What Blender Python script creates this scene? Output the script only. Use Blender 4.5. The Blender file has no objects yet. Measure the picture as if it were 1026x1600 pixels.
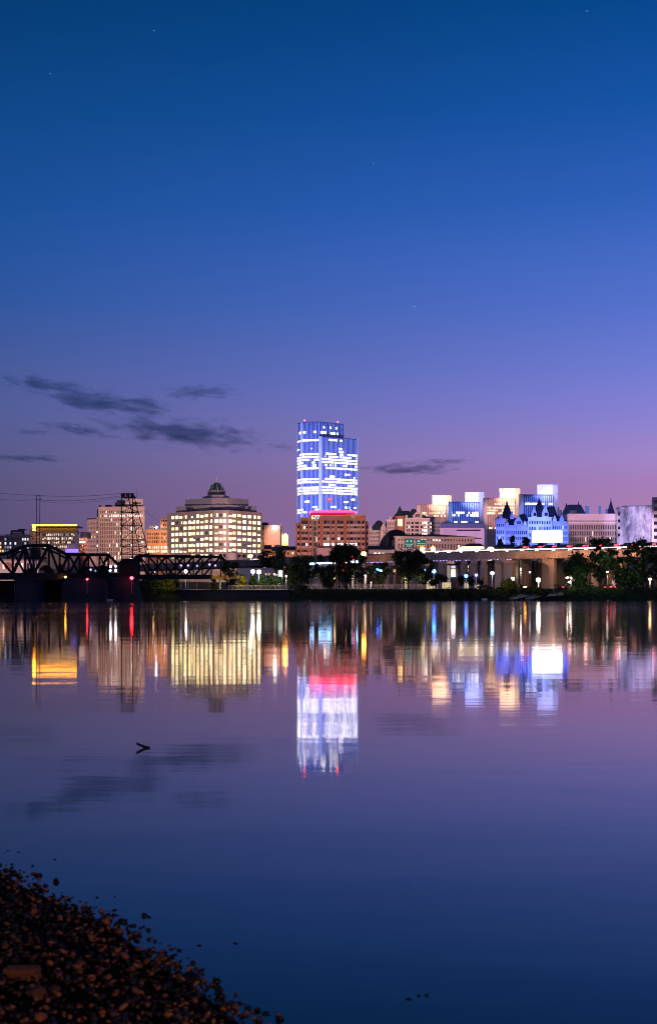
import bpy, math, random
from mathutils import Vector, Matrix
PI = math.pi
sc = bpy.context.scene
col = sc.collection
rnd = random.Random(7)

# ------------------------------------------------------------------ camera
CAMH = 1.3          # eye height above the river
K = 2200.0          # focal length in pixels of a 1600 pixel tall frame
HOR = 930.5         # pixel row of the horizon
cam = bpy.data.cameras.new('camera')
camo = bpy.data.objects.new('camera', cam); col.objects.link(camo)
camo.location = (0, 0, CAMH); camo.rotation_euler = (PI/2, 0, 0)
cam.sensor_fit = 'VERTICAL'; cam.sensor_height = 36.0; cam.lens = 36.0*K/1600
cam.shift_y = (HOR-800)/1600.0
cam.clip_start = 0.1; cam.clip_end = 40000
cam.dof.use_dof = True; cam.dof.focus_distance = 500; cam.dof.aperture_fstop = 7.0
sc.camera = camo

# ------------------------------------------------------------------ render
sc.render.engine = 'CYCLES'
sc.cycles.use_denoising = True
try: sc.cycles.denoiser = 'OPENIMAGEDENOISE'
except Exception: pass
sc.cycles.sample_clamp_indirect = 12
sc.cycles.filter_width = 1.1
sc.cycles.max_bounces = 6; sc.cycles.diffuse_bounces = 2; sc.cycles.glossy_bounces = 3
sc.cycles.volume_bounces = 1
sc.view_settings.view_transform = 'Standard'; sc.view_settings.look = 'None'
sc.view_settings.exposure = 0.0; sc.view_settings.gamma = 1.0

def lin(r, g, b):
    f = lambda c: (c/255/12.92) if c/255 <= 0.04045 else ((c/255+0.055)/1.055)**2.4
    return (f(r), f(g), f(b), 1.0)

# ------------------------------------------------------------------ sky (dusk), a ramp over the elevation of the view ray
world = bpy.data.worlds.new('World'); sc.world = world; world.use_nodes = True
wn, wl = world.node_tree.nodes, world.node_tree.links
wn.clear()
w_out = wn.new('ShaderNodeOutputWorld'); w_bg = wn.new('ShaderNodeBackground')
w_tc = wn.new('ShaderNodeTexCoord'); w_sep = wn.new('ShaderNodeSeparateXYZ')
wl.new(w_tc.outputs['Generated'], w_sep.inputs[0])
def sky_ramp(stops):
    r = wn.new('ShaderNodeValToRGB'); r.color_ramp.interpolation = 'LINEAR'
    e = r.color_ramp.elements
    for i, (py, c) in enumerate(stops):
        t = (HOR-py)/K; z = t/math.sqrt(1+t*t)/0.6
        el = e[i] if i < 2 else e.new(z)
        el.position = max(0, min(1, z)); el.color = lin(*c)
    wl.new(w_sep.outputs['Z'], w_div.inputs[0]); wl.new(w_div.outputs[0], r.inputs[0])
    return r
w_div = wn.new('ShaderNodeMath'); w_div.operation = 'DIVIDE'; w_div.inputs[1].default_value = 0.6
SKY_L = [(930, (84, 74, 110)), (800, (87, 80, 120)), (750, (88, 86, 126)), (660, (82, 92, 148)), (580, (70, 90, 153)), (540, (61, 88, 154)),
         (480, (46, 86, 158)), (400, (35, 82, 157)), (330, (26, 79, 152)), (180, (14, 70, 134)), (20, (6, 60, 114)), (-400, (2, 42, 86))]
SKY_R = [(930, (176, 128, 174)), (800, (172, 127, 182)), (760, (168, 127, 187)), (720, (162, 134, 202)), (660, (140, 131, 210)), (620, (127, 128, 214)),
         (580, (112, 124, 212)), (480, (85, 113, 205)), (400, (68, 107, 198)), (330, (50, 98, 189)), (180, (24, 84, 168)), (20, (8, 72, 144)), (-400, (3, 46, 98))]
r_l = sky_ramp(SKY_L); r_r = sky_ramp(SKY_R)
w_map = wn.new('ShaderNodeMapRange'); w_map.inputs['From Min'].default_value = -0.24; w_map.inputs['From Max'].default_value = 0.24
wl.new(w_sep.outputs['X'], w_map.inputs['Value'])
w_mix = wn.new('ShaderNodeMix'); w_mix.data_type = 'RGBA'
wl.new(w_map.outputs[0], w_mix.inputs[0]); wl.new(r_l.outputs[0], w_mix.inputs[6]); wl.new(r_r.outputs[0], w_mix.inputs[7])
sky_col = w_mix.outputs[2]
# a few faint stars
for spx, spy, s in ((647, 479, 1.0), (241, 48, .35), (916, 17, .4), (79, 115, .25), (583, 255, .2)):
    d = Vector(((spx-513)/K, 1, (HOR-spy)/K)).normalized()
    dp = wn.new('ShaderNodeVectorMath'); dp.operation = 'DISTANCE'
    dp.inputs[1].default_value = d
    wl.new(w_tc.outputs['Generated'], dp.inputs[0])
    lt = wn.new('ShaderNodeMath'); lt.operation = 'LESS_THAN'; lt.inputs[1].default_value = 0.00034
    wl.new(dp.outputs['Value'], lt.inputs[0])
    mu = wn.new('ShaderNodeMix'); mu.data_type = 'RGBA'; mu.blend_type = 'ADD'
    mm = wn.new('ShaderNodeMath'); mm.operation = 'MULTIPLY'; mm.inputs[1].default_value = 0.8*s
    wl.new(lt.outputs[0], mm.inputs[0])
    wl.new(mm.outputs[0], mu.inputs[0]); wl.new(sky_col, mu.inputs[6]); mu.inputs[7].default_value = (1, 1, 1, 1)
    sky_col = mu.outputs[2]
wl.new(sky_col, w_bg.inputs[0]); w_bg.inputs[1].default_value = 1.0
wl.new(w_bg.outputs[0], w_out.inputs[0])

# the last glow of the set sun, very soft, from the open sky across the river
sunl = bpy.data.lights.new('sun', 'SUN'); sunl.energy = 0.16; sunl.angle = math.radians(40); sunl.color = (1.0, 0.72, 0.8)
suno = bpy.data.objects.new('sun', sunl); col.objects.link(suno)
suno.rotation_euler = Vector((0.45, 1.0, -0.35)).to_track_quat('-Z', 'Y').to_euler()

def spot(px, py, Y, tpx, tpy, TY, power, color, deg, blend=.6, size=2.0):
    l = bpy.data.lights.new('unseen_flood', 'SPOT'); l.energy = power; l.color = color  # unseen spots added to brighten facades, without modelled fittings
    l.spot_size = math.radians(deg); l.spot_blend = blend; l.shadow_soft_size = size
    o = bpy.data.objects.new('unseen_flood', l); col.objects.link(o)
    a, b = W(px, py, Y), W(tpx, tpy, TY)
    o.location = a; o.rotation_euler = (b-a).to_track_quat('-Z', 'Y').to_euler(); o.visible_glossy = False
    return o
def flood(px, py, Y, tpx, tpy, TY, e, color, wpx, blend=.5, size=2.0):
    """spot whose irradiance on the target is e and whose cone covers wpx pixels there"""
    a, b = W(px, py, Y), W(tpx, tpy, TY); d = (b-a).length
    ang = 2*math.degrees(math.atan(wpx/K*TY/2/d))
    return spot(px, py, Y, tpx, tpy, TY, e*4*PI*d*d, color, ang, blend, size)
def point(p, power, color, r=.3):
    l = bpy.data.lights.new('lamp_or_fill_light', 'POINT'); l.energy = power; l.color = color; l.shadow_soft_size = r  # serves modelled bulbs and unseen fill points alike
    o = bpy.data.objects.new('lamp_or_fill_light', l); col.objects.link(o); o.location = p; o.visible_glossy = False
    return o

# ------------------------------------------------------------------ helpers
def W(px, py, Y): return Vector(((px-513)/K*Y, Y, CAMH+(HOR-py)/K*Y))
def X(px, Y): return (px-513)/K*Y
def Zp(py, Y): return CAMH+(HOR-py)/K*Y
def G(y):
    t = [(370, -3), (381, -1.5), (386, 1.2), (391, 2.9), (520, 3.4), (700, 5), (1000, 14), (1500, 34), (2100, 50), (6000, 70), (30000, 120)]
    if y <= t[0][0]: return t[0][1]
    for (a, b), (c, d) in zip(t, t[1:]):
        if y <= c: return b+(d-b)*(y-a)/(c-a)
    return t[-1][1]

def worldloc(o):
    return Vector(o.location)+(worldloc(o.parent) if o.parent else Vector((0,0,0)))

class MB:
    def __init__(s): s.v = []; s.f = []; s.m = []
    def quadmesh(s, vs, fs, m=0):
        n = len(s.v); s.v += [tuple(v) for v in vs]
        s.f += [tuple(n+i for i in f) for f in fs]; s.m += [m]*len(fs)
    def hexa(s, c, m=0):
        s.quadmesh(c, [(0,3,2,1),(4,5,6,7),(0,1,5,4),(1,2,6,5),(2,3,7,6),(3,0,4,7)], m)
    def box(s, x0, x1, y0, y1, z0, z1, m=0):
        s.hexa([(x0,y0,z0),(x1,y0,z0),(x1,y1,z0),(x0,y1,z0),(x0,y0,z1),(x1,y0,z1),(x1,y1,z1),(x0,y1,z1)], m)
    def prism(s, pts, z0, z1, m=0): s.frustum(pts, z0, pts, z1, m)
    def frustum(s, p0, z0, p1, z1, m=0):
        n = len(p0)
        s.quadmesh([(p[0],p[1],z0) for p in p0]+[(p[0],p[1],z1) for p in p1],
                   [tuple(range(n))[::-1], tuple(range(n,2*n))]+[(i,(i+1)%n,n+(i+1)%n,n+i) for i in range(n)], m)
    def obox(s, A, u, t0, t1, d0, d1, z0, z1, m=0):
        n = (u[1], -u[0])
        P = lambda t, d, z: (A[0]+u[0]*t+n[0]*d, A[1]+u[1]*t+n[1]*d, z)
        s.hexa([P(t0,d1,z0),P(t1,d1,z0),P(t1,d0,z0),P(t0,d0,z0),P(t0,d1,z1),P(t1,d1,z1),P(t1,d0,z1),P(t0,d0,z1)], m)
    def beam(s, p, q, w, h=None, m=0):
        h = h or w; p, q = Vector(p), Vector(q); d = (q-p)
        if d.length < 1e-6: return
        d.normalize(); up = Vector((0,0,1)) if abs(d.z) < .95 else Vector((0,1,0))
        a = d.cross(up).normalized(); b = a.cross(d).normalized(); a = a*w/2; b = b*h/2
        s.hexa([p-a-b, p+a-b, p+a+b, p-a+b, q-a-b, q+a-b, q+a+b, q-a+b], m)
    def tube(s, p, q, r0, r1=None, n=8, m=0):
        r1 = r0 if r1 is None else r1; p, q = Vector(p), Vector(q); d = (q-p).normalized()
        up = Vector((0,0,1)) if abs(d.z) < .95 else Vector((0,1,0))
        a = d.cross(up).normalized(); b = a.cross(d).normalized()
        vs = [p+(a*math.cos(2*PI*i/n)+b*math.sin(2*PI*i/n))*r0 for i in range(n)]+[q+(a*math.cos(2*PI*i/n)+b*math.sin(2*PI*i/n))*r1 for i in range(n)]
        s.quadmesh(vs, [tuple(range(n))[::-1], tuple(range(n,2*n))]+[(i,(i+1)%n,n+(i+1)%n,n+i) for i in range(n)], m)
    def lathe(s, c, prof, n=16, m=0):
        vs = []; fs = []
        for r, z in prof: vs += [(c[0]+r*math.cos(2*PI*i/n), c[1]+r*math.sin(2*PI*i/n), c[2]+z) for i in range(n)]
        for k in range(len(prof)-1): fs += [(k*n+i, k*n+(i+1)%n, (k+1)*n+(i+1)%n, (k+1)*n+i) for i in range(n)]
        fs += [tuple(range(n))[::-1], tuple(range((len(prof)-1)*n, len(prof)*n))]
        s.quadmesh(vs, fs, m)
    def ball(s, c, r, m=0, n=12): s.lathe(c, [(max(r*math.sin(PI*k/8), r*.02), -r*math.cos(PI*k/8)) for k in range(9)], n, m)
    def build(s, name, mats, parent=None, smooth=False, loc=None):
        me = bpy.data.meshes.new(name)
        o = worldloc(parent) if parent is not None else Vector(loc or (0,0,0))
        me.from_pydata([(v[0]-o.x, v[1]-o.y, v[2]-o.z) for v in s.v], [], s.f)
        if not isinstance(mats, (list, tuple)): mats = [mats]
        for m in mats: me.materials.append(m)
        if len(mats) > 1: me.polygons.foreach_set('material_index', s.m)
        if smooth: me.polygons.foreach_set('use_smooth', [True]*len(me.polygons))
        me.update()
        ob = bpy.data.objects.new(name, me); col.objects.link(ob)
        if parent is not None: ob.parent = parent
        elif loc is not None: ob.location = loc
        return ob

def tag(o, label=None, cat=None, group=None, kind=None):
    if label: o['label'] = label
    if cat: o['category'] = cat
    if group: o['group'] = group
    if kind: o['kind'] = kind
    return o
def thing(name, label, cat, loc, group=None):
    o = bpy.data.objects.new(name, None); col.objects.link(o); o.location = loc; o.empty_display_size = .1
    return tag(o, label, cat, group)
def copy_tree(o, parent=None, label=None):
    c = o.copy(); col.objects.link(c)
    if parent is not None: c.parent = parent
    if label: c['label'] = label
    for ch in list(o.children): copy_tree(ch, c)
    return c

# ------------------------------------------------------------------ materials
def mat(name, c, rough=.8, var=.25, scale=.3, fine=None, metal=0.0, stretch=(1,1,1), spec=.3):
    m = bpy.data.materials.new(name); m.use_nodes = True
    n, l = m.node_tree.nodes, m.node_tree.links; b = n['Principled BSDF']
    b.inputs['Roughness'].default_value = rough; b.inputs['Metallic'].default_value = metal
    b.inputs['Specular IOR Level'].default_value = spec
    geo = n.new('ShaderNodeNewGeometry'); mp = n.new('ShaderNodeMapping'); mp.inputs['Scale'].default_value = stretch
    l.new(geo.outputs['Position'], mp.inputs[0])
    tx = n.new('ShaderNodeTexNoise'); tx.inputs['Scale'].default_value = scale; tx.inputs['Detail'].default_value = 6; tx.inputs['Roughness'].default_value = .65
    l.new(mp.outputs[0], tx.inputs[0])
    rp = n.new('ShaderNodeValToRGB'); e = rp.color_ramp.elements
    e[0].position = .3; e[1].position = .72
    e[0].color = tuple(x*(1-var) for x in c[:3])+(1,); e[1].color = tuple(min(1, x*(1+var)) for x in c[:3])+(1,)
    l.new(tx.outputs[0], rp.inputs[0]); l.new(rp.outputs[0], b.inputs['Base Color'])
    return m
def glow(name, c, s, lo=.35, hi=1.5, emit=False, tint=None):
    """something lit from within: every separate pane has its own brightness"""
    m = bpy.data.materials.new(name); m.use_nodes = True
    n, l = m.node_tree.nodes, m.node_tree.links; b = n['Principled BSDF']
    b.inputs['Base Color'].default_value = (.02, .02, .025, 1); b.inputs['Roughness'].default_value = .2
    g = n.new('ShaderNodeNewGeometry'); mr = n.new('ShaderNodeMapRange')
    mr.inputs['To Min'].default_value = lo*s; mr.inputs['To Max'].default_value = hi*s
    oi = n.new('ShaderNodeObjectInfo'); ad = n.new('ShaderNodeMath'); ad.operation = 'ADD'; f0 = n.new('ShaderNodeMath'); f0.operation = 'FRACT'
    l.new(g.outputs['Random Per Island'], ad.inputs[0]); l.new(oi.outputs['Random'], ad.inputs[1]); l.new(ad.outputs[0], f0.inputs[0])
    l.new(f0.outputs[0], mr.inputs[0]); l.new(mr.outputs[0], b.inputs['Emission Strength'])
    if tint:
        mx = n.new('ShaderNodeMix'); mx.data_type = 'RGBA'
        mx.inputs[6].default_value = c+(1,); mx.inputs[7].default_value = tint+(1,)
        ml = n.new('ShaderNodeMath'); ml.operation = 'MULTIPLY'; ml.inputs[1].default_value = 7.13
        fr = n.new('ShaderNodeMath'); fr.operation = 'FRACT'
        l.new(f0.outputs[0], ml.inputs[0]); l.new(ml.outputs[0], fr.inputs[0]); l.new(fr.outputs[0], mx.inputs[0])
        l.new(mx.outputs[2], b.inputs['Emission Color'])
    else: b.inputs['Emission Color'].default_value = c+(1,)
    if not emit:
        try: m.cycles.emission_sampling = 'NONE'
        except Exception: pass
    return m
M = {}
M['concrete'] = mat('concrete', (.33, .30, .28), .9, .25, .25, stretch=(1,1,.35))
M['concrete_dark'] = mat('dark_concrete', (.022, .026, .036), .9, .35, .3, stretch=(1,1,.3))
M['asphalt'] = mat('asphalt', (.05, .05, .055), .9, .2, .5)
M['ground'] = mat('city_ground', (.06, .055, .05), .95, .3, .1)
M['earth'] = mat('bank_earth', (.018, .02, .012), .95, .4, .5)
M['steel_black'] = mat('black_steel', (.006, .006, .007), .7, .3, 1.0)
M['steel_rust'] = mat('painted_steel', (.30, .22, .10), .6, .2, 1.0)
M['bulkhead'] = mat('bulkhead_steel', (.022, .03, .05), .6, .4, .4, stretch=(1,1,.2))
M['stone_pink'] = mat('pink_stone', (.42, .34, .30), .85, .15, .15)
M['stone_tan'] = mat('tan_stone', (.40, .32, .26), .85, .18, .12, stretch=(1,1,.5))
M['stone_grey'] = mat('grey_stone', (.36, .33, .31), .85, .18, .12, stretch=(1,1,.5))
M['terrace'] = mat('terrace_panel', (.30, .27, .27), .8, .12, .1)
M['brick'] = mat('red_brick', (.33, .15, .10), .85, .2, .4)
M['brick_band'] = mat('precast_band', (.42, .34, .30), .8, .1, .4)
M['orange_brick'] = mat('buff_brick', (.42, .28, .19), .85, .2, .3)
M['marble'] = mat('white_marble', (.78, .77, .76), .6, .06, .1)
M['granite'] = mat('white_granite', (.55, .54, .55), .8, .15, .12)
M['slate'] = mat('dark_slate', (.025, .03, .04), .7, .3, .5)
M['slate_teal'] = mat('dark_teal_slate', (.02, .038, .042), .7, .3, .4)
M['copper'] = mat('green_copper', (.015, .06, .05), .5, .2, .4)
M['glass_dark'] = mat('dark_glass', (.012, .014, .02), .25, .3, .2, spec=.6)
M['glass_blue'] = mat('blue_tower_glass', (.055, .12, .33), .4, .12, .05, stretch=(1,1,.3))
M['glass_rose'] = mat('rose_tower_glass', (.40, .26, .26), .4, .15, .05)
M['grey_panel'] = mat('grey_panel', (.24, .21, .20), .85, .15, .2)
M['panel_pink'] = mat('pale_panel', (.55, .48, .50), .8, .08, .2)
M['trunk'] = mat('bark', (.03, .022, .016), .9, .3, 2)
M['leaf'] = None
M['car'] = mat('car_paint', (.03, .03, .035), .35, .3, 2, spec=.5)
M['car_red'] = mat('dark_red_paint', (.12, .02, .02), .35, .2, 2, spec=.5)
M['tyre'] = mat('tyre_rubber', (.01, .01, .01), .9, .2, 3)
M['rail'] = mat('pale_railing', (.5, .45, .42), .6, .1, 1)
M['sign_green'] = mat('green_sign', (.01, .12, .09), .6, .1, .4)
M['white_paint'] = mat('white_paint', (.75, .74, .72), .6, .08, .5)
M['wood'] = mat('grey_planks', (.3, .28, .24), .8, .2, 1)
M['wire'] = mat('wire', (.01, .01, .014), .7, .1, 1)

M['w_cream'] = glow('window_cream', (1, .68, .24), 4.0, .3, 1.5, tint=(1, .84, .48))
M['w_white'] = glow('window_white', (1, .74, .56), 5.0, .3, 1.3, tint=(1, .92, .9))
M['w_warm'] = glow('window_warm', (1, .58, .24), 1.3, .12, 1.6, tint=(1, .85, .66))
M['w_gold'] = glow('window_gold', (1, .55, .12), 1.4, .3, 1.4)
M['w_cool'] = glow('window_cool', (.8, .85, 1), 1.1, .1, 1.5, tint=(1, .95, .85))
M['w_dim'] = glow('window_dim', (.55, .5, .6), .10, .2, 1.8)
M['w_orange'] = glow('window_orange', (1, .5, .24), 3.4, .3, 1.3, tint=(1, .78, .55))
M['gold_strip'] = glow('gold_light_strip', (1, .36, .012), 28, 1, 1)
M['red_band'] = glow('red_uplight_band', (.85, .002, .03), .55, 1, 1)
M['pink_strip'] = glow('pink_light_strip', (1, .011, .05), 36, 1, 1)
M['purple_strip'] = glow('purple_screen', (.35, .2, 1), 1.4, .9, 1.1)
M['screen'] = glow('white_billboard_screen', (1, .97, .95), 7, 1, 1)
M['lamp_white'] = glow('white_lamp', (1, .84, .70), 22, 1, 1)
M['lamp_warm'] = glow('warm_lamp', (1, .58, .24), 16, 1, 1)
M['lamp_cool'] = glow('cool_lamp', (.30, .58, 1), 24, .5, 1.3)
M['lamp_blue'] = glow('blue_lamp', (.03, .12, 1), 34, .7, 1.2)
M['lamp_violet'] = glow('violet_lamp', (.55, .42, 1), 2.2, .3, 1.3)
M['lamp_red'] = glow('red_lamp', (1, .02, .03), 30, 1, 1)
M['lamp_orange'] = glow('orange_lamp', (1, .38, .05), 28, 1, 1)
M['head'] = glow('headlight', (1, .86, .84), 14, .6, 1.2)
M['tail'] = glow('tail_light', (1, .03, .05), 9, .6, 1.2)

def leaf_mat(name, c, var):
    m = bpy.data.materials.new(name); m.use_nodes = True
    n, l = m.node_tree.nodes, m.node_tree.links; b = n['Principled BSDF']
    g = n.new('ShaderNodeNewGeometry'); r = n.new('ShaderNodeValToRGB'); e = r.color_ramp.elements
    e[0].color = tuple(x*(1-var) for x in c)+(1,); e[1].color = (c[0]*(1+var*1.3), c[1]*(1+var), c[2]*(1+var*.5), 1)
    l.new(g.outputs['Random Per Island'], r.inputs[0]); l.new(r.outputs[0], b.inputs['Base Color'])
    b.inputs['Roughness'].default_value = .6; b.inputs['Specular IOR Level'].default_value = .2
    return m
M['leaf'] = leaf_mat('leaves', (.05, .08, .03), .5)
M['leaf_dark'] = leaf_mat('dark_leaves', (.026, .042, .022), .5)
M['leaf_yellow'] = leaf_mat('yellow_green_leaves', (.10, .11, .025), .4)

# ------------------------------------------------------------------ water, ground, banks
def make_water():
    m = bpy.data.materials.new('river_water'); m.use_nodes = True
    n, l = m.node_tree.nodes, m.node_tree.links; b = n['Principled BSDF']
    b.inputs['Base Color'].default_value = (.0, .02, .01, 1); b.inputs['IOR'].default_value = 1.33
    geo = n.new('ShaderNodeNewGeometry')
    mp = n.new('ShaderNodeMapping'); mp.inputs['Scale'].default_value = (.012, .055, 1)
    l.new(geo.outputs['Position'], mp.inputs[0])
    t = n.new('ShaderNodeTexNoise'); t.inputs['Scale'].default_value = 1.0; t.inputs['Detail'].default_value = 3
    l.new(mp.outputs[0], t.inputs[0])
    mr = n.new('ShaderNodeMapRange'); mr.inputs['From Min'].default_value = .35; mr.inputs['From Max'].default_value = .7
    mr.inputs['To Min'].default_value = .034; mr.inputs['To Max'].default_value = .058
    sx = n.new('ShaderNodeSeparateXYZ'); l.new(geo.outputs['Position'], sx.inputs[0])
    far = n.new('ShaderNodeMapRange'); far.interpolation_type = 'SMOOTHSTEP'; far.inputs['From Min'].default_value = 30; far.inputs['From Max'].default_value = 140
    far.inputs['To Min'].default_value = 0; far.inputs['To Max'].default_value = .02; l.new(sx.outputs['Y'], far.inputs['Value'])
    ra = n.new('ShaderNodeMath'); ra.operation = 'ADD'; l.new(mr.outputs[0], ra.inputs[0]); l.new(far.outputs[0], ra.inputs[1])
    l.new(t.outputs[0], mr.inputs[0]); l.new(ra.outputs[0], b.inputs['Roughness'])
    mp2 = n.new('ShaderNodeMapping'); mp2.inputs['Scale'].default_value = (.25, .6, 1)
    l.new(geo.outputs['Position'], mp2.inputs[0])
    t2 = n.new('ShaderNodeTexNoise'); t2.inputs['Scale'].default_value = 1.0; t2.inputs['Detail'].default_value = 4
    l.new(mp2.outputs[0], t2.inputs[0])
    bp = n.new('ShaderNodeBump'); bp.inputs['Strength'].default_value = .6; bp.inputs['Distance'].default_value = .008
    l.new(t2.outputs[0], bp.inputs['Height']); l.new(bp.outputs[0], b.inputs['Normal'])
    mb = MB(); mb.quadmesh([(-900, -60, 0), (900, -60, 0), (900, 392, 0), (-900, 392, 0)], [(0, 1, 2, 3)])
    tag(mb.build('river_water', m), kind='structure')
make_water()

def make_ground():
    ys = [360, 370, 378, 381, 384, 386, 388, 391, 420, 520, 700, 1000, 1500, 2100, 6000, 30000]
    xs = [-9000, -2000, -600]+[-300+12*i for i in range(51)]+[600, 2000, 9000]
    mb = MB(); vs = []
    for y in ys:
        for x in xs:
            j = rnd.uniform(-.35, .35) if 380 < y < 391 else 0
            vs.append((x, y+j*2, G(y)+(j if y < 390 else 0)))
    nx = len(xs)
    mb.quadmesh(vs, [(i*nx+j, i*nx+j+1, (i+1)*nx+j+1, (i+1)*nx+j) for i in range(len(ys)-1) for j in range(nx-1)])
    tag(mb.build('ground', M['earth']), kind='structure')
    p = MB(); p.box(X(283, 395), X(905, 395), 393.2, 399, G(395)-.2, G(395)+.16)
    tag(p.build('promenade_path', M['concrete']), kind='structure')
    r = MB(); r.box(-200, 200, 404, 412, G(408)-.3, G(408)+.06)
    tag(r.build('riverside_road', M['asphalt']), kind='structure')
make_ground()

# ------------------------------------------------------------------ buildings
WINMESH = {}
class Bld:
    def __init__(s, name, label, px, Y, cat='building', group=None, z=None):
        s.o = thing(name, label, cat, (X(px, Y), Y, G(Y) if z is None else z), group); s.wins = []; s.mbs = {}
    def mb(s, part, m):
        k = (part, m.name)
        if k not in s.mbs: s.mbs[k] = (MB(), m)
        return s.mbs[k][0]
    def part(s, name, mb, m, smooth=False): return mb.build(name, m, s.o, smooth)
    def facade(s, A, B, z0, z1, rows, cols, pick, wall, d=.35, pd=None, part='wall', name='window', band=None):
        """relief of bands and piers in front of a plain core, with a pane in every opening; cols are metre pairs along A-B"""
        A, B = Vector(A), Vector(B); L = (B-A).length; u = (B-A)/L; pd = d*.8 if pd is None else pd
        mb = s.mb(part, wall); bm = mb if band is None else s.mb('band', band)
        rows = sorted(rows); z = z0
        for i, (a, b) in enumerate(rows):
            if a-z > .02: bm.obox(A, u, 0, L, .0, d, z, a)
            z = b
            t = 0
            for j, (c, e) in enumerate(cols):
                if c-t > .02: mb.obox(A, u, t, c, 0, pd, a, b)
                t = e
                m = pick(i, j)
                if m is None: continue
                lo_, hi_, c_, e_ = a, b, c, e
                if m.name in ('window_cream', 'window_warm') or (m.name == 'window_white' and wall is not M['brick']):     # blinds pulled part of the way
                    k_ = rnd.random()
                    if k_ < .22: hi_ = b-(b-a)*rnd.choice((.25, .4, .5))
                    elif k_ < .32: lo_ = a+(b-a)*.3
                    elif k_ < .42: c_ = c+(e-c)*rnd.choice((.3, .5))
                s.wins.append((A+u*((c_+e_)/2)+Vector((u.y, -u.x))*.06, (lo_+hi_)/2, e_-c_, hi_-lo_, math.atan2(u.y, u.x), m, name))
            if L-t > .02: mb.obox(A, u, t, L, 0, pd, a, b)
        if z1-z > .02: bm.obox(A, u, 0, L, 0, d, z, z1)
    def done(s, limit=100):
        for (part, _), (mb, m) in s.mbs.items(): mb.build(part, m, s.o)
        lit = lambda w: 0 if w[5].name.startswith('window') and 'dim' not in w[5].name else 1
        ws = sorted(s.wins, key=lambda w: (-round(w[2]*w[3], 1), lit(w)))
        for c, z, w, h, rz, m, name in ws[:limit]:
            k = (round(w, 2), round(h, 2), m.name)
            if k not in WINMESH:
                q = MB(); q.box(-w/2, w/2, -.04, .04, -h/2, h/2); me = bpy.data.meshes.new(name)
                me.from_pydata(q.v, [], q.f); me.materials.append(m); WINMESH[k] = me
            o = bpy.data.objects.new(name, WINMESH[k]); col.objects.link(o); o.parent = s.o
            o.location = (c[0]-s.o.location.x, c[1]-s.o.location.y, z-s.o.location.z); o.rotation_euler = (0, 0, rz)
        rest = ws[limit:]
        if rest:
            ms = []; q = MB()
            for c, z, w, h, rz, m, name in rest:
                if m not in ms: ms.append(m)
                u = (math.cos(rz), math.sin(rz))
                q.obox((c[0], c[1]), u, -w/2, w/2, -.04, .04, z-h/2, z+h/2, ms.index(m))
            o = q.build('window_rows', ms, s.o); o['kind'] = 'stuff'
        return s.o
def P2(px, Y): return (X(px, Y), Y)
def even(L, n, frac, m0=.0, m1=None):
    m1 = m0 if m1 is None else m1; p = (L-m0-m1)/n
    return [(m0+p*(i+.5-frac/2), m0+p*(i+.5+frac/2)) for i in range(n)]
def dist(A, B): return math.hypot(A[0]-B[0], A[1]-B[1])

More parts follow.
